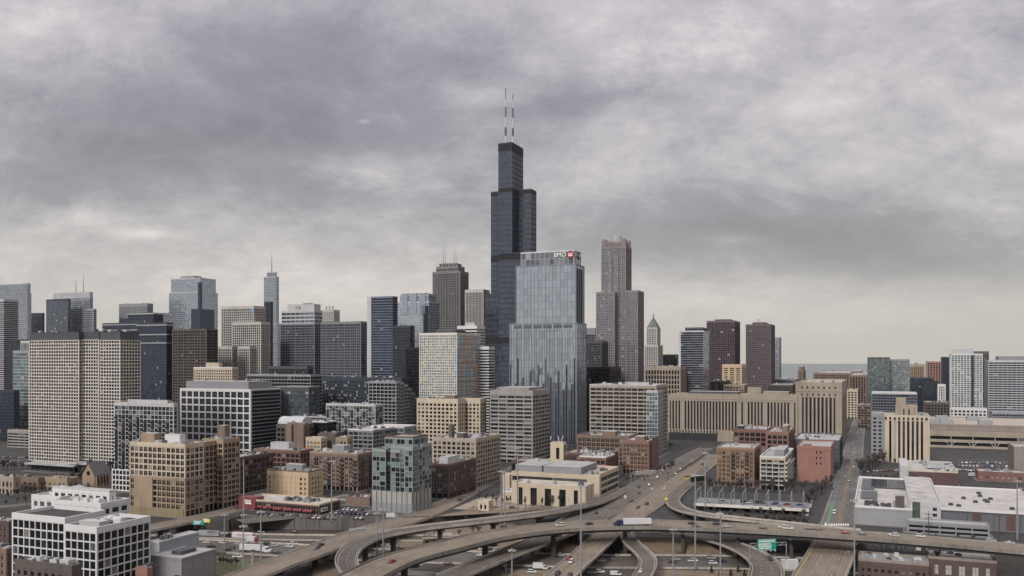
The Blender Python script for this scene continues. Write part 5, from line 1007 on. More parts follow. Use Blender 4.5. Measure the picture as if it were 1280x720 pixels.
def road_material(name, col, dark=.72):
    mt, t, b_ = bsdf(name); co = nn(t, 'ShaderNodeTexCoord').outputs['Object']
    s = mth(t, 'ADD', mth(t, 'MULTIPLY', noise(t, co, .035, 5, .6), .55), mth(t, 'ADD', mth(t, 'MULTIPLY', noise(t, co, .4, 5, .6), .25), mth(t, 'MULTIPLY', noise(t, co, 3, 3), .2)))
    uv = nn(t, 'ShaderNodeUVMap').outputs[0]; sp = nn(t, 'ShaderNodeSeparateXYZ'); t.links.new(uv, sp.inputs[0])
    trk = mth(t, 'MULTIPLY', mth(t, 'ADD', mth(t, 'SINE', mth(t, 'MULTIPLY', sp.outputs[0], 6.283/1.85)), 1.0), .035)          # wheel tracks
    oil = mth(t, 'MULTIPLY', mth(t, 'SUBTRACT', noise(t, uv, 1.0, 4, .6, (.45, .012, 1)), .5), .42)                             # lane-long stains
    jnt = mth(t, 'MULTIPLY', mth(t, 'LESS_THAN', mth(t, 'FRACT', mth(t, 'DIVIDE', sp.outputs[1], 14.0)), .03), -.10)           # slab joints
    ptc = nn(t, 'ShaderNodeTexWhiteNoise', noise_dimensions='2D'); pv_ = nn(t, 'ShaderNodeVectorMath', operation='FLOOR'); pm_ = nn(t, 'ShaderNodeVectorMath', operation='MULTIPLY')
    t.links.new(uv, pm_.inputs[0]); pm_.inputs[1].default_value = (1/3.7, 1/14.0, 1); t.links.new(pm_.outputs[0], pv_.inputs[0]); t.links.new(pv_.outputs[0], ptc.inputs[0])
    pat_ = mth(t, 'MULTIPLY', mth(t, 'SUBTRACT', ptc.outputs[0], .5), .10)                                                     # replaced slabs
    s = mth(t, 'SUBTRACT', mth(t, 'ADD', mth(t, 'ADD', s, oil), mth(t, 'ADD', jnt, pat_)), trk)
    t.links.new(ramp2(t, s, [(.25, mulc(col, .5)), (.36, mulc(col, dark)), (.5, col), (.66, mulc(col, 1.2))]), b_.inputs['Base Color']); b_.inputs['Roughness'].default_value = .88; MATS[name] = mt; return mt
road_p = road_material('worn_pale_concrete', (.165,.132,.097)); road_d = road_material('worn_grey_asphalt', (.085,.074,.062)); road_m = road_material('worn_mixed_asphalt', (.10,.085,.067))
curb = wall('pale_barrier_concrete', (.32,.27,.215), var=.35, streak=.5)
lotm = road_material('parking_asphalt', (.045,.042,.039)); road_s = road_material('street_asphalt', (.105,.10,.094))
# trench carriageways, beneath everything
ribbon('kennedy_far', [(90,664,TZ+.02),(200,667,TZ+.02),(300,671,TZ+.02),(420,673,TZ+.02),(560,673,TZ+.02),(680,672,TZ+.02)], 16, road_d, 'expressway', lanes=(-.17,.17), barrier=.9, bmat=curb)
ribbon('kennedy_near', [(60,676,TZ+.03),(200,680,TZ+.03),(320,686,TZ+.03),(450,693,TZ+.03),(600,698,TZ+.03),(740,702,TZ+.03),(880,703,TZ+.03),(1000,706,TZ+.03),(1200,716,TZ+.03)], 30, road_d, 'expressway', lanes=(-.3,-.1,.1,.3), barrier=.9, bmat=curb)
ribbon('kennedy_frontage', [(340,702,TZ+.05),(460,712,TZ+.05),(600,722,TZ+.05),(700,728,TZ+.05)], 9, road_m, 'expressway', lanes=(0,))
# streets at grade
ribbon('harrison', [(1010,760,.04),(1024,722,.04),(1040,690,.04),(1047,656,.04),(1056,620,.04),(1064,580,.04),(1070,545,.04),(1075,524,.04),(1080,502,.04),(1084,490,.04)], 21, road_s, 'street', lanes=(-.3,.3), edges=True)
ribbon('harrison_median', [(1048,656,.07),(1056,620,.07),(1064,580,.07),(1068,560,.07)], 2.6, dirt, 'street', edges=False)
m = MB()
for x0, y0, x1, y1 in ((1001,655,1014,625),): 
    m.face([W(1013,655,.09), W(1018,655,.09), W(1026,622,.09), W(1022,622,.09)])
o_ = m
m = MB(); m.face([W(1032,654,.09), W(1037.5,654,.09), W(1044,627,.09), W(1039.5,627,.09)]); tag(m.build('bus_lane', paint_g), kind='structure')
m = MB()
for i in range(9): xx = 1036 + i*2.9; m.face([W(xx,657,.1), W(xx+1.7,657,.1), W(xx+1.7,654.6,.1), W(xx,654.6,.1)])
tag(m.build('crosswalk', paint_w), kind='structure')
ribbon('harrison_bridge', [(1010,760,.4),(1024,722,.4),(1040,690,.4),(1046,668,.4)], 23, road_p, 'road_bridge', 'wide pale street bridge with yellow centre line passing under the long flyover at right', 'bridge', thick=1.4, barrier=1.0, lanes=(-.18,.2), piers=(.2,.6), bmat=curb, edges='y')
ribbon('backstreet', [(590,612,.04),(612,600,.04),(640,586,.04),(668,573,.04),(700,560,.04)], 13, road_m, 'street', lanes=(0,))
ribbon('store_street', [(300,652,.05),(420,640,.05),(470,640,.05),(540,646,.05)], 18, road_d, 'street', edges=False)
ribbon('cross_street', [(1010,583,.05),(1070,575,.05),(1140,572,.05),(1300,578,.05)], 12, lotm, 'street', edges=False)
ribbon('left_street', [(-80,640,.04),(60,628,.04),(120,622,.04),(165,612,.04),(240,600,.04)], 12, road_m, 'street', edges=False)
ribbon('lot_right', [(1196,580,.03),(1240,580,.03),(1300,582,.03)], 70, lotm, 'parking_lot', edges=False)
ribbon('lot_left', [(-40,578,.03),(10,578,.03),(40,578,.03)], 60, lotm, 'parking_lot', edges=False)
# east-west expressway beyond the flyover and its continuation beneath it
ribbon('eastbound', [(560,722,.1),(625,696,.1),(690,670,.1),(730,649,.1),(780,622,.1),(826,594,.1),(864,571,.1),(884,560,.1)], [14,14,16,28,25,20,18,16], road_m, 'road_bridge', 'grey multi-lane carriageway with traffic coming out of the post office portal', 'bridge', thick=1.5, barrier=.95, lanes=(-.3,-.1,.1,.3), piers=(.06,.16,.27), bmat=curb)
ribbon('westbound', [(676,742,.15),(705,717,.15),(734,691,.15),(762,666,.15),(790,645,.15),(820,624,.15),(852,601,.15),(880,582,.15),(896,568,.15)], [14,14,14,15,19,23,23,20,16], road_p, 'road_bridge', 'pale nearly empty carriageway running beside the busy grey one', 'bridge', thick=1.5, barrier=.95, lanes=(-.25,0,.25), piers=(.05,.16,.28), bmat=curb)
# ramps
ribbon('left_bridge', [(110,676,.2),(187,661,.2),(249,648,.2),(293,638,.2),(330,626,.2),(372,612,.2),(405,603,.2)], 15, road_p, 'road_bridge', 'street bridge passing in front of the tan loft building at left', 'bridge', thick=1.6, barrier=1.0, lanes=(0,), piers=(.02,.2,.36), bmat=curb)
ribbon('left_ramp', [(270,738,1.2),(330,712,1.2),(400,687,1.0),(450,668,.8),(500,653,.6),(540,639,.4),(580,619,.25),(606,606,.2)], [18,18,19,20,20,18,15,13], road_p, 'ramp', 'straight wide ramp climbing from the bottom left past the teal apartment block', 'ramp', thick=1.7, barrier=1.0, lanes=(-.22,.02,.25), piers=(.04,.16,.28,.4,.5), bmat=curb)
ribbon('loop_ramp', [(478,748,-1.5),(452,728,-.5),(438,713,.8),(433,699,2.2),(443,684,3.4),(470,671,4.6),(520,661,5.6),(600,651.5,6),(680,641.5,5.4),(735,631,3.6),(764,622,1.6),(782,614,.4)], [10,10,10.5,11,11,11,11,11,10.5,9,7,4], road_d, 'ramp', 'curved loop ramp sweeping from the bottom round to the right behind the long flyover', 'ramp', thick=1.5, barrier=.95, lanes=(0,), piers=(.34,.42,.5,.585,.655,.72), bmat=curb)
ribbon('right_curl', [(884,585,.2),(862,605,.3),(848,616,.8),(841,625,1.6),(845,633,2.6),(860,639.5,3.8),(886,644.5,5.2),(925,649,6.6),(972,654,8),(1030,660,8.9),(1075,664,9.05)], [8,9,10,10,10,9.5,9,9,9,8,5], road_m, 'ramp', 'sharply curling ramp that leaves the pale carriageway and merges with the long flyover', 'ramp', thick=1.4, barrier=.95, piers=(.5,.58,.66,.75), bmat=curb, zg=0)
ribbon('s_ramp', [(776,655,.3),(782,667,.2),(791,680,0),(803,691,-.3),(810,702,-.6),(806,716,-1.0),(794,734,-1.5)], 9.0, road_m, 'ramp', 'narrow s-shaped ramp dropping from under the flyover to the bottom edge', 'ramp', thick=1.3, barrier=.9, piers=(.35,.55), bmat=curb)
ribbon('sign_ramp', [(806,663.5,0),(860,669,.3),(905,678,.6),(938,691,.8),(956,705,.8),(958,720,.6),(950,742,.3)], [9,10,12,13.5,15,16,16], road_m, 'ramp', 'curved ramp at right passing under the green highway sign', 'ramp', thick=1.3, barrier=.9, lanes=(-.12,.16), piers=(.45,.62), bmat=curb)
ribbon('flyover', [(360,778,9),(400,752,9),(450,722,9),(500,699,9),(558,683.5,9),(620,669,9),(700,659,9),(790,655.5,9),(870,657.5,9),(960,662,9),(1060,668.5,9),(1160,676,9),(1290,688,9),(1400,700,9)], [19,19,19,19,19,19,20,21,20,19,18,18,18,18], road_p, 'flyover', 'long high flyover crossing the whole picture above all the other roads', 'flyover', thick=2.4, barrier=1.05, lanes=(-.18,.12), piers=(.24,.375,.455,.535,.60,.665,.72,.78,.86,.93), bmat=wall('weathered_parapet', (.17,.145,.118), var=.4, streak=.6))
# retaining wall above the expressway trench
m = MB(); ep = [W(x, y, 0) for x, y in ((288,650),(300,646.5),(360,648),(420,648.5),(480,648),(538,647.5))]
cen = ep[2]
for a, b_ in zip(ep[:-1], ep[1:]):
    d = (b_-a).normalized(); nrm = Vector((d.y,-d.x,0)); p0, p1 = a + nrm*.3, b_ + nrm*.3; q0, q1 = a - nrm*.3, b_ - nrm*.3; z0, z1 = Vector((0,0,TZ)), Vector((0,0,1.3))
    m.face([p0+z0-cen, p1+z0-cen, p1+z1-cen, p0+z1-cen]); m.face([p0+z1-cen, p1+z1-cen, q1+z1-cen, q0+z1-cen]); m.face([q1+z0-cen, q0+z0-cen, q0+z1-cen, q1+z1-cen])
rw = empty('retaining_wall', cen, 0, 'dark stained concrete retaining wall below the red store', 'wall'); m.build('wall', wall('dark_stained_wall', (.105,.09,.08), var=.35, streak=.5), rw)
k = 0
for a, b_ in zip(ep[:-1], ep[1:]):
    d = (b_-a); L_ = d.length; d.normalize(); nrm = Vector((d.y,-d.x,0))
    for q in range(int(L_/8)):
        m = MB(); m.box(-.12,-.12,TZ,.12,.12,1.25); m.build('rib', drk_conc, rw, a + d*(q*8+4) + nrm*.36 - cen, math.atan2(d.y,d.x))
# graffiti wall under the flyover on the right
A, B_ = W(1080,678,0), W(1164,683,0); d = (B_-A); 
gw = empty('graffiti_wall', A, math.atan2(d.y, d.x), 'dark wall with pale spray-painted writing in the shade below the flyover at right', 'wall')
m = MB(); m.box(0, 0, TZ, d.length, .5, 1.6); m.build('wall', wall('shade_dark_wall', (.03,.028,.027)), gw)  # the flyover's shade is painted into this near-black wall colour
text_part('lettering', 'JUST 4 FUN', 5.0, plain('spray_paint', (.085,.085,.08)), gw, (d.length*.42, -.06, -1.9), (R(90), 0, 0), .02, 1.0)
text_part('lettering', 'KILO', 2.2, plain('spray_paint', (.085,.085,.08)), gw, (d.length*.78, -.06, .6), (R(90), 0, 0), .02, 1.0)
m = MB(); m.box(d.length*.78, -.2, -2.6, d.length*.85, -.02, -.6); m.build('panel', ltgrey, gw)
# ------------------------------------------------------------------ vehicles
COL = {'white': (.46,.46,.455), 'black': (.012,.012,.014), 'silver': (.33,.34,.35), 'grey': (.12,.12,.125), 'red': (.22,.018,.018), 'blue': (.03,.06,.15), 'dark blue': (.012,.02,.05), 'brown': (.09,.06,.045), 'yellow': (.6,.42,.05), 'teal': (.05,.16,.18)}
PAINT = {}
def paint(c):
    if c not in PAINT:
        m, t, b = bsdf('paint_' + c.replace(' ', '_')); b.inputs['Base Color'].default_value = (*COL[c], 1); b.inputs['Roughness'].default_value = .42; b.inputs['Metallic'].default_value = .25 if c in ('silver','grey') else 0
        b.inputs['Coat Weight'].default_value = .1; PAINT[c] = m
    return PAINT[c]
tyre = plain('tyre_rubber', (.014,.014,.014), .9); carglass = plain('car_glass', (.012,.014,.017), .4); lampm = plain('headlamp', (.35,.35,.33), .45); tailm = plain('tail_lamp', (.35,.01,.01), .3)
def extr(m, prof, w0, w1=None, mi=0):
    """side profile (x, z) extruded across, the upper points drawn in to w1"""
    w1 = w1 or w0; zs = [p[1] for p in prof]; lo, hi = min(zs), max(zs)
    def wd(z): return w0 + (w1-w0)*(z-lo)/(hi-lo+1e-6)
    Lp = [(x, wd(z)/2, z) for x, z in prof]; Rp = [(x, -wd(z)/2, z) for x, z in prof]; n = len(prof)
    m.face(Rp, mi); m.face(Lp[::-1], mi)
    for i in range(n): j = (i+1) % n; m.face([Lp[i], Lp[j], Rp[j], Rp[i]], mi)
wheel_me = None
def wheel_mesh():
    global wheel_me
    if not wheel_me:
        m = MB(); m.tube((0,-.11,0),(0,.11,0),.34,.34,12,0); m.tube((0,-.125,0),(0,.125,0),.2,.2,8,1); wheel_me = m.mesh('wheel', [tyre, metal])
    return wheel_me
KIND = {}
def kind(k):
    """body, window and lamp meshes of a kind of car: nose at +x"""
    if k in KIND: return KIND[k]
    b, g, h, t = MB(), MB(), MB(), MB(); wl = [1.42, -1.38]; wz = .34
    if k == 'sedan':
        extr(b, [(-2.3,.3),(2.3,.3),(2.35,.62),(2.2,.78),(1.05,.95),(-1.55,1.0),(-2.25,.92),(-2.36,.6)], 1.82); extr(b, [(.55,1.40),(-.95,1.42),(-.9,1.45),(.45,1.44)], 1.32, 1.25)
        extr(g, [(1.1,.94),(.5,1.40),(-1.0,1.42),(-1.75,.98)], 1.70, 1.30)
    elif k == 'suv':
        extr(b, [(-2.3,.36),(2.3,.36),(2.36,.78),(2.15,.98),(1.15,1.08),(-2.2,1.12),(-2.36,.7)], 1.9); extr(b, [(.5,1.70),(-1.95,1.72),(-1.9,1.77),(.4,1.75)], 1.5, 1.42)
        extr(g, [(1.2,1.07),(.5,1.70),(-2.0,1.72),(-2.22,1.1)], 1.80, 1.48)
    elif k == 'pickup':
        extr(b, [(-2.75,.42),(2.7,.42),(2.76,.85),(2.5,1.08),(1.3,1.14),(-2.7,1.14),(-2.78,.7)], 1.95); extr(b, [(.7,1.78),(-.75,1.80),(-.7,1.84),(.6,1.82)], 1.55, 1.5)
        m2 = b; m2.box(-2.65,-.8,1.15,-1.0,.8,1.16, 1); extr(g, [(1.35,1.12),(.75,1.78),(-.8,1.80),(-.95,1.13)], 1.85, 1.55); wl = [1.75,-1.65]; wz = .38
    elif k == 'van':
        extr(b, [(-2.9,.36),(2.6,.36),(2.7,.9),(1.9,1.25),(1.2,2.05),(-2.85,2.12),(-2.95,1.2)], 2.0, 1.85); extr(g, [(1.95,1.26),(1.3,1.98),(.5,2.0),(.4,1.26)], 2.03, 1.9); wl = [1.7,-1.8]
    for s in (-1, 1):
        fx = {'sedan':2.33,'suv':2.33,'pickup':2.72,'van':2.66}[k]; rx = {'sedan':-2.35,'suv':-2.35,'pickup':-2.78,'van':-2.95}[k]
        h.box(fx-.15, s*.62-.2, .62, fx+.02, s*.62+.2, .78); t.box(rx-.02, s*.68-.18, .68, rx+.12, s*.68+.18, .86)
    KIND[k] = (b, g.mesh('window', carglass), h.mesh('headlight', lampm), t.mesh('tail_light', tailm), wl, wz); return KIND[k]
BODY = {}
def car(k, colour, loc, rz, label, group, z=0, sc=1.0):
    b, g, h, t, wl, wz = kind(k)
    if (k, colour) not in BODY: BODY[(k, colour)] = b.mesh('body', [paint(colour), blackp])
    r = empty({'sedan':'car','suv':'suv','pickup':'pickup_truck','van':'van'}[k], loc, rz, label, {'sedan':'car','suv':'suv','pickup':'pickup','van':'van'}[k], group); r.scale = (sc, sc, sc)
    bd_ = link('body', BODY[(k, colour)], r); link('window', g, bd_); link('headlight', h, r); link('tail_light', t, r)
    for x in wl:
        for s in (-1, 1): link('wheel', wheel_mesh(), r, (x, s*.84, wz))
    return r
def semi(loc, rz, label, cabc, trailc, L=14.5, group=None, stripe=None):
    r = empty('semi_truck', loc, rz, label, 'truck', group); m = MB()
    extr(m, [(.2,.5),(5.6,.5),(5.8,1.3),(5.5,1.9),(4.2,2.1),(3.9,3.1),(2.4,3.4),(.9,3.3),(.8,1.2),(.2,1.1)], 2.4, 2.3); cb = m.build('cab', paint(cabc), r)
    m = MB(); extr(m, [(4.3,2.12),(4.0,2.95),(2.9,3.0),(2.9,2.1)], 2.43, 2.36); m.build('window', carglass, cb)
    m = MB(); m.box(-L+.5, -1.28, 1.15, .5, 1.28, 4.05)
    for i in range(int(L/1.2)): m.box(-L+.7+i*1.2, -1.31, 1.2, -L+.78+i*1.2, 1.31, 4.0)
    m.build('trailer', paint(trailc) if isinstance(trailc, str) else trailc, r)
    if stripe: m = MB(); m.box(-L+1.5, -1.34, 2.0, -3, 1.34, 3.4); m.build('side_panel', stripe, r)
    m = MB(); m.box(-L+.6,-1,.95,5,1,1.14); m.build('chassis', dkmetal, r)
    for x in (4.7, 1.6, .6, -L+2.0, -L+3.2):
        for s in (-1, 1): w_ = link('wheel', wheel_mesh(), r, (x, s*1.08, .5)); w_.scale = (1.45, 2.2, 1.45)
    return r
def boxtruck(loc, rz, label, cabc, boxc, group=None):
    r = empty('box_truck', loc, rz, label, 'truck', group); m = MB(); extr(m, [(1.6,.45),(3.9,.45),(4.0,1.2),(3.3,1.5),(2.9,2.4),(1.6,2.45)], 2.1, 1.95); cb = m.build('cab', paint(cabc), r)
    m = MB(); extr(m, [(3.35,1.5),(2.98,2.25),(2.2,2.3),(2.2,1.5)], 2.13, 2.0); m.build('window', carglass, cb); m = MB(); m.box(-3.6,-1.2,.9,1.5,1.2,3.4); m.build('cargo_box', paint(boxc), r)
    for x in (2.9, -2.3):
        for s in (-1, 1): w_ = link('wheel', wheel_mesh(), r, (x, s*.98, .42)); w_.scale = (1.2, 1.6, 1.2)
    return r
def at(key, x, y, rev=False):
    ctr, tg, rt, _ = ROADS[key]; best = None
    for i, p in enumerate(ctr):
        q = (640 + F*p.x/p.y, HY + F*(H-p.z)/p.y); d = (q[0]-x)**2 + (q[1]-y)**2
        if best is None or d < best[0]: best = (d, i)
    i = best[1]; z = ctr[i].z + .02; d = tg[i]; return W(x, y, z), math.atan2(d.y, d.x) + (math.pi if rev else 0)
def traffic(key, desc, cars, group):
    cars = sorted(cars, key=lambda c: c[0]); n = len(cars)
    for i, (x, y, k, c, rev) in enumerate(cars):
        p, rz = at(key, x, y, rev); w_ = {'sedan':'car','suv':'SUV','pickup':'pickup','van':'van'}[k]
        pos = 'leftmost' if i == 0 else 'rightmost' if i == n-1 else ORD[i] + ' vehicle from the left'
        car(k, c, p, rz, f'{c} {w_} on {desc}, {pos}', group)
# flyover traffic
p, rz = at('flyover', 780, 657.5, True); semi(p, rz, 'semi truck with dark cab and long white trailer on the flyover', 'dark blue', 'white', 15.5)
traffic('flyover', 'the long flyover', [(490,703,'sedan','red',0),(700,657.5,'suv','white',1),(736,656,'sedan','black',1),(865,655.5,'suv','black',1),(870.5,659,'sedan','brown',0),(896,656,'suv','black',1),(908,659,'sedan','silver',0),(954,661,'sedan','brown',0),(978,660,'suv','white',1),(985,661.5,'pickup','white',0),(1011,662,'sedan','grey',1),(1022,662.5,'sedan','grey',1),(1057,667,'sedan','red',0),(1078,668.5,'sedan','grey',0),(1117,669.5,'suv','white',1),(1119,671,'sedan','silver',0),(1151,671.5,'suv','white',0),(1239,677,'suv','silver',0),(1262,680,'sedan','white',0)], 'vehicles on the flyover')
traffic('eastbound', 'the busy grey carriageway', [(745,642,'sedan','black',0),(755,624,'suv','black',0),(772,617.5,'sedan','white',0),(783,623,'sedan','white',0),(789,627,'sedan','black',0),(782.5,621.5,'suv','white',0),(770,613,'suv','white',0),(798.5,609,'sedan','black',0),(798.5,617,'sedan','black',0),(812,606.5,'suv','silver',0),(815.5,611.5,'sedan','white',0),(822,597,'suv','white',0),(834,596.5,'sedan','black',0),(835,592,'sedan','black',0),(826,591,'sedan','grey',0),(837,586.5,'sedan','black',0),(829,589,'sedan','white',0),(845,593,'suv','grey',0),(851,586.5,'sedan','white',0),(841,581.5,'van','teal',0),(862,584,'sedan','black',0),(852,579.5,'sedan','black',0),(866,577,'sedan','white',0),(873,573,'sedan','grey',0),(726.5,638,'suv','black',0)], 'cars on the busy grey carriageway')
traffic('westbound', 'the pale carriageway', [(797.5,635,'sedan','black',1),(808.5,631,'suv','black',1),(831,611,'suv','white',1),(882,585,'sedan','black',1),(878,581,'suv','black',1),(711,699.5,'suv','red',1),(714,703.5,'suv','white',1),(697,718.5,'suv','black',1),(712,720,'sedan','dark blue',1)], 'cars on the pale carriageway')
traffic('left_ramp', 'the straight wide ramp at left', [(401,682,'sedan','black',0),(396,686,'sedan','grey',1)], 'cars on the straight ramp')
traffic('sign_ramp', 'the ramp under the green sign', [(963,700,'suv','black',1),(832,666.5,'suv','grey',0)], 'cars on the ramp under the sign')
traffic('s_ramp', 'the narrow s-shaped ramp', [(801,715,'sedan','white',0)], None)
traffic('right_curl', 'the curling ramp', [(900,643,'sedan','white',1)], None)
traffic('left_bridge', 'the street bridge at left', [(289,634.5,'sedan','silver',0)], None)
# trench traffic
for x, y, lab, cab, tr, st in ((292,673.5,'semi truck with pale pink-white trailer in the trench below the street bridge', 'black', plain('pale_trailer', (.52,.46,.42), .5), plain('faded_print', (.36,.30,.31), .5)), (327,690.5,'white semi truck with white trailer among the cars in the trench', 'white', 'white', None)):
    p, rz = at('kennedy_near', x, y, x < 300); semi(p, rz, lab, cab, tr, 13.5, None, st)
p, rz = at('kennedy_near', 250, 671, True); semi(p, rz, 'white semi truck half hidden behind the grey metal shed', 'black', 'silver', 13.5)
p, rz = at('kennedy_near', 675, 712, False); boxtruck(p, rz, 'white box truck in the trench below the tall flyover pier', 'white', 'white')
p, rz = at('kennedy_near', 316, 678, False); boxtruck(p, rz, 'white and red box truck in the trench beside the silver light poles', 'red', 'white')
traffic('kennedy_far', 'the lanes under the retaining wall', [(325,666,'sedan','black',0),(330,667,'sedan','black',0),(369,666,'sedan','black',0),(560,668,'sedan','white',0),(640,668,'sedan','grey',0)], 'cars in the far trench lanes')
traffic('kennedy_near', 'the wide trench lanes', [(258,679,'sedan','white',1),(279,679.5,'suv','white',1),(264,684,'sedan','black',1),(284,688,'sedan','black',1),(289,686,'suv','grey',1),(298,681,'sedan','silver',0),(334,681,'suv','black',0),(343,683,'suv','silver',0),(367,681,'suv','white',0),(362,684,'suv','white',0),(346,692,'sedan','black',0),(297,697,'pickup','white',0),(463,696,'sedan','silver',0),(472,688,'sedan','white',0),(490,690,'sedan','white',1),(560,706,'sedan','black',0),(585,690,'sedan','white',0),(608,692,'sedan','grey',1),(601,695,'sedan','white',0),(665,716,'suv','white',0),(700,695,'pickup','silver',0),(752,702,'sedan','white',1),(765,700,'sedan','grey',1),(770,695.5,'sedan','silver',1),(740,717,'sedan','silver',0),(750,716,'suv','white',0),(770,719,'van','white',0),(825,700,'sedan','grey',0),(845,700,'suv','silver',0),(841,704,'sedan','black',0),(866,702,'pickup','white',0),(889,698.5,'suv','silver',0),(891,705,'suv','white',0),(902,703,'suv','dark blue',0),(938,701,'sedan','white',0)], 'cars in the wide trench lanes')
traffic('harrison', 'the straight street at right', [(1043,642,'van','white',1),(1053,621,'sedan','black',0),(1041,612,'sedan','black',1),(1061,602,'suv','black',0),(1056,596,'sedan','silver',1),(1067,584,'sedan','white',0),(1065,571,'sedan','grey',1),(1069,566,'sedan','red',0),(1066,555,'sedan','silver',1),(1073,553,'sedan','black',0),(1072,541,'sedan','white',1),(1077,537,'sedan','grey',0),(1075,529,'van','white',1),(1032.5,657,'suv','white',0)], 'cars on the straight street at right')
# parked cars
rnd = random.Random(11)
def park(n, p0, p1, zs, where, group, rz0, jitter=.1, mix=('white','white','black','black','silver','grey','grey','blue','red')):
    for i in range(n):
        f = i/(n-1); x, y = p0[0]+(p1[0]-p0[0])*f, p0[1]+(p1[1]-p0[1])*f; c = rnd.choice(mix); k = rnd.choice(['sedan','sedan','suv','suv','pickup'])
        car(k, c, W(x, y, zs), rz0 + rnd.uniform(-jitter, jitter)*.3 + (math.pi if rnd.random() < .3 else 0), f"parked {c} {dict(sedan='car', suv='SUV', pickup='pickup')[k]}, {ORD[i]} from the left {where}", group)
park(15, (322,645.5), (406,648), .08, 'in the row below the red awnings', 'cars parked below the red store', R(75))
park(9, (412,646.5), (452,648.2), .08, 'in the front row beside the teal block', 'cars parked beside the teal block', R(75))
park(9, (416,641.5), (460,643.5), .08, 'in the middle row beside the teal block', 'cars parked beside the teal block', R(75))
park(7, (420,637), (452,638.5), .08, 'in the back row beside the teal block', 'cars parked beside the teal block', R(75))
park(9, (1009,645), (1016,624), .08, 'along the straight street at right', 'cars parked along the right-hand street', GROT, .1, ('white','white','silver','black','grey'))
for i, (n, x0, x1, y) in enumerate(((15,1203,1276,579),(17,1199,1272,583),(9,1197,1224,588))): park(n, (x0,y), (x1,y+.8), .1, 'in the ' + ['far','middle','near'][i] + ' row of the right-hand lot', 'cars in the right-hand parking lot', R(60))
park(6, (1229,611.2), (1276,612), .1, 'behind the ribbed warehouse roof', 'cars behind the ribbed warehouse', R(40))
for i, y in enumerate((573, 577.5, 582)): park(9, (-4,y), (35,y-.6), .1, 'in the ' + ['far','middle','near'][i] + ' row of the left-edge lot', 'cars in the left parking lot', R(60), .1, ('white','silver','silver','grey','white','black'))
park(5, (612,634), (650,636), .05, 'by the pump house', 'cars on the bare lot', R(20)); park(3, (575,626), (583,615), .25, 'at the kerb beside the dark red loft', 'cars beside the dark red loft', R(60))
park(5, (778,601), (800,592), .05, 'beside the grey carriageway', 'cars left of the grey carriageway', R(60)); park(6, (504,620),(528,634), .3, 'at the kerb of the teal block', 'cars at the kerb of the teal block', R(60))
boxtruck(W(490,648,.1), R(10), 'white delivery box truck with a red mark parked below the teal apartment block', 'white', 'white')
boxtruck(W(1216,596,.1), R(20), 'cream box truck parked between the brick plant and the brick row', 'white', 'white')
# ------------------------------------------------------------------ light poles
PM = MB()
def mast(x, ytop, ybase, zb, desc, ring=None):
    p = W(x, ybase, zb); h = H + (HY-ytop)*p.y/F - zb; r = empty('light_mast', p, 0, desc, 'light mast', 'tall highway light masts')
    m = MB(); m.tube((0,0,0), (0,0,h), .48, .26, 8); m.build('pole', metal, r); m = MB(); m.tube((0,0,0),(0,0,.6),.8,.8,8); m.build('base', drk_conc, r)
    zr = h if ring is None else H + (HY-ring)*p.y/F - zb
    m = MB(); R_ = 1.5
    for i in range(10): a, b_ = 6.283*i/10, 6.283*(i+1)/10; m.tube((math.cos(a)*R_, math.sin(a)*R_, zr-.5), (math.cos(b_)*R_, math.sin(b_)*R_, zr-.5), .1, .1, 4)
    m.tube((0,0,zr-.9),(0,0,zr+.2),.5,.4,8); lr_ = m.build('lamp_ring', metal, r)
    for i in range(6):
        a = 6.283*i/6; m = MB(); m.box(-.35,-.3,-.25,.35,.3,.2); m.build('lamp', ltgrey, lr_, (math.cos(a)*R_*1.05, math.sin(a)*R_*1.05, zr-.75), a)
for a in ((280.5,642,692,TZ,'shorter light mast in the trench, leftmost of the masts'), (304.6,574,655,0,'tall light mast at the left end of the retaining wall, its lamp ring lowered', 642), (304,656,730,TZ,'light mast in the trench with its white lamp ring just below the retaining wall'),
          (326,638,726,TZ,'light mast in the trench right of the one with the white ring'), (414.5,575,653,0,'light mast behind the retaining wall beside the white-roofed store'), (471.6,640,698,TZ,'left light mast of the close pair by the loop ramp'), (478.8,635,701,TZ,'right light mast of the close pair by the loop ramp'),
          (626.4,588,648,0,'left light mast of the close pair left of the sand-coloured hall'), (630.7,589,662,TZ,'right light mast of the close pair left of the sand-coloured hall'), (647,559,642,0,'light mast in front of the left end of the sand-coloured hall'), (640,686,740,TZ,'short light mast at the bottom edge left of the tall flyover pier'),
          (726.2,606,740,TZ,'tall light mast before the sand-coloured hall, crossing the flyover'), (841.5,660,730,TZ,'light mast on the brown bank right of the s-shaped ramp'), (869,592,713,TZ,'tall light mast crossing the flyover near the message board'), (881.5,565,644,0,'light mast at the left end of the raised platform'),
          (900.5,643,726,TZ,'light mast in front of the flyover right of the brown bank'), (1068,624,735,TZ,'light mast at the near corner of the dark brick building at right'), (1271.5,600,676,0,'light mast at the far right beside the ribbed warehouse')): mast(*a)
def lamppost(x, y, z, h, lab):
    r = empty('street_lamp', W(x,y,z), 0, lab, 'street lamp', 'small street lamps'); m = MB(); m.tube((0,0,0),(0,0,h),.16,.09,6); m.tube((0,0,h),(1.6,0,h+.4),.07,.07,5); m.build('pole', metal, r); m = MB(); m.box(1.3,-.18,h+.3,2.2,.18,h+.5); m.build('lamp', ltgrey, r)
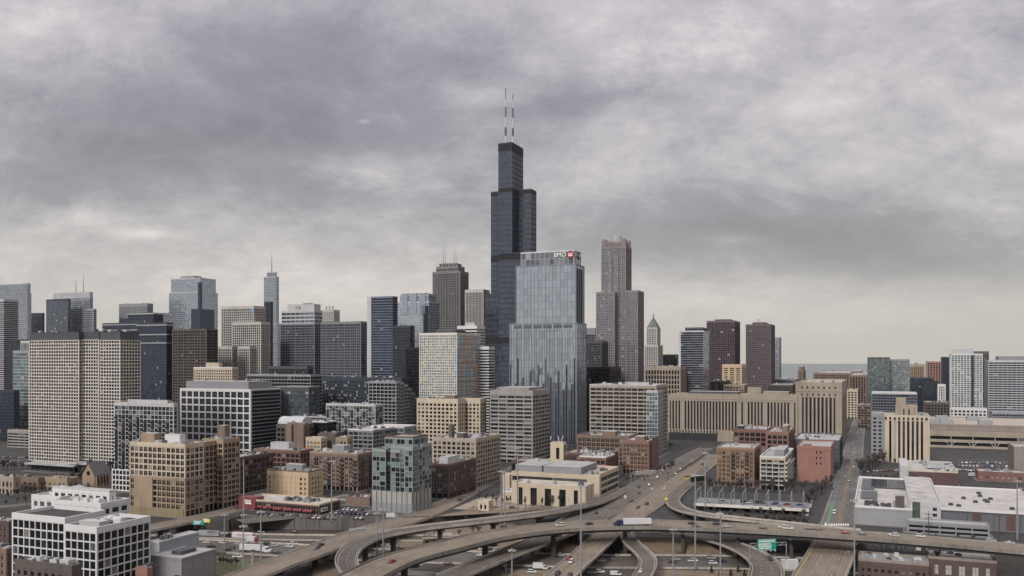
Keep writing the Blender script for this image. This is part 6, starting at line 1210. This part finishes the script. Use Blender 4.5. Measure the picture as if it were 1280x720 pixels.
for a in ((794,606,.3,11,'street lamp left of the grey carriageway under the sign gantry'),(825,604,.3,11,'street lamp on the median near the sign gantry'),(700,606,.1,11,'street lamp behind the sand-coloured hall'),(506,632,.3,9,'street lamp at the foot of the teal apartment block'),(539,632,.3,10,'street lamp at the right corner of the teal apartment block'),(1003,645,.1,8,'street lamp beside the parked cars at right'),(60,608,.1,9,'street lamp before the brick houses at left'),(1056,712,.5,8,'street lamp on the near street bridge'),(964,714,TZ,8,'short lamp below the ramp at right')): lamppost(*a)
# ------------------------------------------------------------------ signs and gantries
def gantry(p, q, z, h, lab, cat='sign gantry', name='sign_gantry'):
    a, b_ = W(*p, z), W(*q, z); d = b_ - a; r = empty(name, a, math.atan2(d.y, d.x), lab, cat); L = d.length
    for x in (0, L): m = MB(); m.tube((x,0,0),(x,0,h+.8),.28,.24,6); m.build('post', metal, r)
    for zz in (h, h+1.4): m = MB(); m.tube((0,0,zz),(L,0,zz),.14,.14,5); m.build('beam', metal, r)
    m = MB(); n = max(2, int(L/1.5))
    for i in range(n): m.tube((L*i/n,0,h + (i % 2)*1.4),(L*(i+1)/n,0,h+((i+1) % 2)*1.4),.08,.08,4)
    m.build('lattice', metal, r); return r, L
r, L = gantry((937,702),(983,700), .8, 7.5, 'gantry carrying the big green highway sign over the curved ramp at right')
sx0 = L*.20; m = MB(); m.box(sx0, -.7, 5.4, sx0+L*.5, -.5, 10.9); m.box(sx0+.1, -.74, 5.5, sx0+L*.5-.1, -.7, 5.6, 1); m.box(sx0+.1, -.74, 10.7, sx0+L*.5-.1, -.7, 10.8, 1)
rr = random.Random(5)
for row, zz in enumerate((9.6, 8.2, 7.2, 6.2)):
    x = sx0 + .6
    while x < sx0 + L*(.46 if row in (0,) else .34): w_ = rr.uniform(.3, .8); m.box(x, -.75, zz, x+w_, -.7, zz+.62, 1); x += w_ + .22
m.box(sx0+.1, -.75, 9.1, sx0+L*.5-.1, -.7, 9.18, 1)
m.build('sign_panel', [signgreen, paint_w], r)
for i in range(4): m = MB(); m.box(sx0+1.2+i*2.4, -1.9, 5.1, sx0+1.9+i*2.4, -1.3, 5.4); m.build('sign_lamp', ltgrey, r)
r, L = gantry((436,679),(457.5,676), .9, 5.2, 'small sign gantry across the straight wide ramp, seen from behind'); m = MB(); m.box(.3,.3,4.9,L-.3,.5,7.6)
for i in range(5): m.box(.5+i*L/5.5,.5,4.9,.7+i*L/5.5,.62,7.6)
m.build('sign_panel', plain('sign_back', (.42,.40,.36), .5), r)
r, L = gantry((789,604),(825,601), .3, 7.4, 'long pale sign gantry over the busy grey carriageway'); m = MB(); m.box(L*.15,.3,6.3,L*.85,.5,9.4); m.build('sign_panel', plain('sign_back', (.42,.40,.36), .5), r)
r, L = gantry((864,611.5),(882,609.5), .3, 6.3, 'black electronic message board above the pale carriageway'); m = MB(); m.box(-.4,-.6,5.6,L+.4,.6,9.6); m.box(-.5,-.7,9.6,L+.5,.7,9.9,1); m.build('message_board', [blackp, ltgrey], r)
r, L = gantry((855,607),(862.5,606), .3, 5.6, 'small black and yellow exit panel left of the message board'); m = MB(); m.box(-.2,-.4,5.3,L+.2,-.2,6.4); m.box(-.2,-.4,6.4,L+.2,-.2,7.3,1); m.build('sign_panel', [signyellow, blackp], r)
for (x, y, z, h, wd, ht, mats, lab) in ((248,661,.2,3.0,7,2.6,(plain('sign_teal', (.02,.22,.20)),), 'teal highway sign hanging on the side of the left street bridge'), (258,658.5,.2,3.2,4.4,2.0,(signyellow,), 'yellow highway sign beside the teal one on the left street bridge'), (832.5,627,1.2,.9,2.2,2.2,(signyellow,), 'yellow diamond warning sign at the nose of the curling ramp')):
    r = empty('road_sign', W(x,y,z), 0, lab, 'road sign'); m = MB()
    if ht == wd: m.prism([(-.08,-.12),(.08,-.12),(.08,0),(-.08,0)], 0, h); m.build('post', metal, r); m = MB(); m.face([(0,-.2,h-.2),(1.3,-.2,h+1.1),(0,-.2,h+2.4),(-1.3,-.2,h+1.1)]); m.face([(0,-.1,h-.2),(-1.3,-.1,h+1.1),(0,-.1,h+2.4),(1.3,-.1,h+1.1)])
    else:
        for s in (-1, 1): m.tube((s*wd*.3,0,0),(s*wd*.3,0,h),.09,.09,5)
        m.build('post', metal, r); m = MB(); m.box(-wd/2,-.25,h-.6,wd/2,-.1,h-.6+ht)
        if 'teal' in lab:
            for q in range(3): m.box(-wd*.35,-.3,h-.2+q*.75,wd*(.1+.1*q),-.25,h+.15+q*.75,1)
    m.build('sign_panel', list(mats)+[paint_w], r)
# ------------------------------------------------------------------ raised platform with posts
A, B_ = W(868,629,4.6), W(1011,636.5,4.6); d = B_-A; d.z = 0; L = d.length; ang = math.atan2(d.y, d.x)
r = empty('raised_platform', Vector((A.x, A.y, 0)), ang, 'raised pale platform lined with tall steel posts between the brick blocks and the flyover', 'platform'); DP = 26
m = MB(); m.box(0,0,3.2,L,DP,4.6); m.box(-.2,-.25,3.0,L+.2,-.01,4.9,1); m.build('deck', [wall('pale_deck', (.19,.19,.19)), conc_beige], r)
for i in range(3): m = MB(); m.box(0, 5+i*7, 4.65, L, 5.5+i*7, 5.0); m.box(0, 7+i*7, 4.65, L, 7.3+i*7, 4.9); m.build('rail', midgrey, r)
for (a, b_, y) in ((.40,.50,11),(.51,.61,11.5)): m = MB(); m.box(L*a, y, 4.65, L*b_, y+3, 6.4); m.build('bench_shelter', blackp, r)
for i in range(10):
    x = L*(i+.15)/9.6
    for y in (.6, DP-1): m = MB(); m.box(x-.4, y-.4, 4.6, x+.4, y+.4, 4.6+8.0); m.box(x-.7, y-.7, 4.6, x+.7, y+.7, 5.2); m.build('post', plain('blue_grey_steel', (.13,.14,.16), .6, .2), r)
    m = MB(); m.box(x-.8, 3, 0, x+.8, 4.4, 3.2); m.build('column', drk_conc, r)
    m = MB(); m.box(x-.18, .9, 12.1, x+.18, DP-1.3, 12.4); m.build('cross_beam', metal, r)
# low platform roof right of it, and a small tower of lines
r = empty('power_pole', W(1160,672,0), 0, 'leaning timber power pole with cross arms before the solar warehouse', 'utility pole'); m = MB(); m.tube((0,0,0),(.5,0,15),.25,.16,6); m.box(-2,-.1,13,2.6,.1,13.3); m.box(-1.6,-.1,11,2.2,.1,11.3); m.build('pole', bark, r)
r = empty('power_pole', W(1249,674,0), 0, 'timber power pole with white insulators beside the near edge of the ribbed warehouse', 'utility pole'); m = MB(); m.tube((0,0,0),(0,0,14),.25,.16,6); m.box(-2,-.1,12.6,2,.1,12.9); m.box(-1.7,-.1,10.6,1.7,.1,10.9); m.build('pole', bark, r)
r = empty('timber_post', W(316,720,TZ), 0, 'thick pale timber post in front of the straight wide ramp', 'post'); m = MB(); m.tube((0,0,0),(.1,0,12.5),.75,.65,8); m.build('post', wall('pale_timber', (.27,.20,.145)), r); m = MB(); m.box(-.9,-.9,12.5,.95,.9,12.9); m.build('cap', drk_conc, r)
r = empty('shipping_container', W(986,712,TZ), R(4), 'white container standing beside the curved ramp at right', 'container'); m = MB(); m.box(-4.5,-1.2,.15,4.5,1.2,5.2); [m.box(-4.4+i*.9,-1.28,.3,-4.1+i*.9,1.28,5) for i in range(10)]; m.build('body', white_w, r); m = MB(); m.box(-4.3,-1,-.0,4.3,1,.14); m.build('base', dkmetal, r)
r = empty('mobile_office', W(548,680.5,TZ), R(14), 'low white trailer office under the flyover left of the tall piers', 'trailer'); m = MB(); m.box(-9,-1.5,.5,9,1.5,3.6); m.box(-9.2,-1.7,3.6,9.2,1.7,3.9); m.build('body', cream, r); m = MB(); m.box(-8,-1.2,0,8,1.2,.5); m.build('base', dkmetal, r)
for i in range(4): m = MB(); m.box(-7.5+i*4,-1.56,1.6,-6+i*4,-1.5,2.8); m.build('window', p_dark, r)
# ------------------------------------------------------------------ trees: bare in early spring
def bare(seed, h, spread, dens=3):
    rn = random.Random(seed); tk, cr = MB(), MB()
    def grow(m, p, d, L, r, lev):
        q = p + d*L; (tk if lev < 2 else cr).tube(p, q, r, r*.7, 5 if lev < 2 else 3, 0, False)
        if lev >= 4: return
        n = dens if lev else dens + 1
        for i in range(n):
            t = rn.uniform(.45, 1.0); a = rn.uniform(0, 6.283); s = rn.uniform(.35, .85)*spread
            nd = (d + Vector((math.cos(a)*s, math.sin(a)*s, rn.uniform(-.05,.35)))).normalized(); grow(m, p + d*L*t, nd, L*rn.uniform(.52,.78), max(.075, r*.55), lev+1)
        if lev < 3: grow(m, q, (d + Vector((rn.uniform(-.2,.2), rn.uniform(-.2,.2), .1))).normalized(), L*.66, r*.6, lev+1)
    grow(tk, Vector((0,0,0)), Vector((0,0,1)), h*.36, h*.022, 0)
    return tk.mesh('trunk', bark), cr.mesh('crown', [twig])
twig = plain('twig', (.066,.056,.051), .95); twig_r = plain('reddish_twig', (.15,.075,.06), .95)
TR = [bare(i, 9, .95, 3) for i in range(4)] + [bare(20+i, 5, 1.35, 4) for i in range(3)] + [bare(40+i, 12, .6, 3) for i in range(2)]
trn = random.Random(21)
def tree(k, p, sc, lab, group, name='bare_tree', cat='tree'):
    r = empty(name, p, trn.uniform(0, 6.28), lab, cat, group); r.scale = (sc*trn.uniform(.9,1.15), sc*trn.uniform(.9,1.15), sc*trn.uniform(.85,1.15)); link('trunk', TR[k][0], r); link('crown', TR[k][1], r)
def row(n, p0, p1, z, ks, sc, desc, group, jit=2.0, name='bare_tree', cat='tree'):
    for i in range(n):
        f = i/max(1, n-1); tree(trn.choice(ks), W(p0[0]+(p1[0]-p0[0])*f + trn.uniform(-jit,jit), p0[1]+(p1[1]-p0[1])*f + trn.uniform(-.6,.6), z), sc*trn.uniform(.8,1.2), f'{desc}, {ORD[i]} from the left', group, name, cat)
row(28, (880,651), (1008,657), 0, (4,5,6), 1.2, 'bushy bare shrub under the raised platform', 'shrubs under the platform', 2, 'bare_shrub', 'shrub')
row(14, (884,645), (1008,650.5), 0, (0,1,2,4), .9, 'bare tree under the raised platform', 'trees under the platform')
row(30, (880,613.5), (1020,616), 0, (0,1,2,3), 1.15, 'bare tree behind the raised platform', 'trees behind the platform', 5)
row(18, (1006,636), (1040,604), 0, (0,1,2,3), 1.1, 'bare tree lining the left side of the straight street', 'street trees at right')
row(20, (1076,594), (1104,578), 0, (0,1,2,3), 1.5, 'dark bare tree before the deco block', 'trees before the deco block', 4)
row(8, (656,634.5), (734,633.5), .05, (7,8), .75, 'slim bare tree before the sand-coloured hall', 'trees before the hall', 1.0)
row(6, (600,628), (634,632), .05, (0,1,2), .8, 'bare tree left of the sand-coloured complex', 'trees left of the complex')
row(14, (100,592), (142,588), .05, (0,1,2,3), 1.2, 'bare tree at the huge beige grid tower', 'trees by the grid tower', 4)
row(9, (2,622), (58,619), .05, (0,1,4), .9, 'pale bare tree before the brick houses at left', 'trees by the brick houses')
row(12, (-6,588), (38,587), .05, (0,1,2,3), 1.0, 'bare tree before the left-edge lot', 'trees by the left lot')
row(4, (603,716), (634,724), TZ, (0,2,3), .9, 'bare tree at the bottom edge', 'trees at the bottom edge')
row(6, (269,704), (296,708), TZ, (4,5), 1.0, 'tangled bare shrub behind the grey concrete-block shed', 'shrubs by the shed', 2, 'bare_shrub', 'shrub')
row(5, (540,622), (570,620), .2, (0,1,2), .6, 'small street tree along the dark red loft', 'street trees by the dark red loft', 2)
row(5, (1150,668), (1240,676), 0, (4,5,6), .6, 'low shrub before the loading dock', 'shrubs by the loading dock', 3, 'bare_shrub', 'shrub')
row(5, (392,620), (462,624), .05, (0,1,2), .7, 'bare tree at the foot of the tan balcony block', 'trees by the tan balcony block', 3)
row(6, (806,600), (832,585), .05, (4,5), .7, 'low bush beside the grey carriageway', 'bushes by the grey carriageway', 2, 'bare_shrub', 'shrub')
row(14, (62,606), (104,604), .05, (0,1,2,3), 1.0, 'dark bare tree behind the brick houses', 'trees behind the brick houses', 4)
row(16, (0,630), (160,640), .05, (0,1,4,5), .8, 'bare tree along the street behind the white villa block', 'trees behind the white villa block', 5)
row(8, (830,588), (842,580), .05, (4,5,0), .8, 'bare bush beside the narrow reddish loft', 'bushes beside the narrow loft', 3)
row(10, (700,668), (760,672), TZ, (4,5,6), .8, 'scrubby bush between the two carriageways below the flyover', 'scrub between the carriageways', 4, 'bare_shrub', 'shrub')
row(10, (455,712), (520,694), TZ, (4,5,6,0), .8, 'scrubby bush inside the curve of the loop ramp', 'scrub inside the loop ramp', 5, 'bare_shrub', 'shrub')
row(14, (800,680), (905,680), TZ+3, (4,5,6), .55, 'dry bush on the brown bank below the flyover', 'dry bushes on the brown bank', 5, 'bare_shrub', 'shrub')
row(9, (560,652), (715,640), TZ+6, (4,5), .6, 'low bush below the loop ramp', 'bushes below the loop ramp', 6, 'bare_shrub', 'shrub')
row(9, (1090,603), (1130,600), .05, (0,1,2), .8, 'bare tree behind the solar warehouse', 'trees behind the solar warehouse', 4)
row(8, (300,640), (420,640), .05, (0,1,4), .55, 'small bare tree on the grass strip above the retaining wall', 'trees above the retaining wall', 4)
park(9, (566,684), (640,690), TZ+.05, 'under the flyover between the tall piers', 'vehicles parked under the flyover', R(30))
park(7, (905,628), (1000,632), 4.7, 'on the raised platform', 'cars on the raised platform', R(10))
park(12, (1085,590), (1128,588), .1, 'in the lot before the deco block', 'cars before the deco block', R(60))
park(10, (628,575), (668,566), .1, 'behind the sand-coloured complex', 'cars behind the sand-coloured complex', R(60))
row(12, (490,672), (700,668), TZ, (0,1,2,3), .85, 'bare tree on the brown ground between loop ramp and flyover', 'trees between loop ramp and flyover', 8)
row(9, (640,704), (700,690), TZ, (0,1,4,5), .8, 'bare tree on the brown verge beside the pale carriageway', 'trees beside the pale carriageway', 6)
row(10, (960,668), (1000,690), TZ, (0,1,4), .8, 'bare tree in the dark cutting right of the green sign', 'trees right of the green sign', 6)
row(12, (1165,690), (1275,702), TZ, (4,5,0), .8, 'bare bush in the cutting behind the near brick buildings', 'bushes in the right cutting', 6)
row(9, (1028,600), (1052,560), .05, (0,1,2), .8, 'street tree beside the blank red building', 'street trees by the blank red building', 2)
row(9, (820,566), (840,560), .05, (0,1,2), .8, 'bare tree left of the road portal', 'trees left of the road portal', 6)
park(10, (700,672), (760,690), TZ+.05, 'between the two carriageways', 'vehicles between the carriageways', R(40))
park(12, (470,680), (530,694), TZ+.05, 'inside the loop ramp', 'vehicles inside the loop ramp', R(20))
# small evergreens on the near bank
m = MB(); rn = random.Random(4)
for i in range(260):
    z = rn.uniform(.2, 3.4); rad = (1 - z/3.7)*1.1; a = rn.uniform(0, 6.283); q = Vector((math.cos(a)*rad*rn.uniform(.5,1), math.sin(a)*rad*rn.uniform(.5,1), z)); u = Vector((rn.uniform(-1,1), rn.uniform(-1,1), rn.uniform(-.3,.6))).normalized()*.38; v = u.cross(Vector((rn.uniform(-1,1),1,.3))).normalized()*.16
    m.face([q-u*.3-v, q-u*.3+v, q+u, ])
evm = m.mesh('crown', plain('evergreen', (.018,.028,.016), .9)); m = MB(); m.tube((0,0,0),(0,0,2.6),.12,.05,5); evt = m.mesh('trunk', bark)
for i, (x, y) in enumerate(((889.5,716),(900,719.5),(913.5,720),(922.5,715),(930.5,720.5))):
    r = empty('evergreen_shrub', W(x,y,TZ+.04), i, f'small dark evergreen on the bank at the bottom edge, {ORD[i]} from the left', 'shrub', 'small evergreens on the bank'); link('crown', evm, r); link('trunk', evt, r)
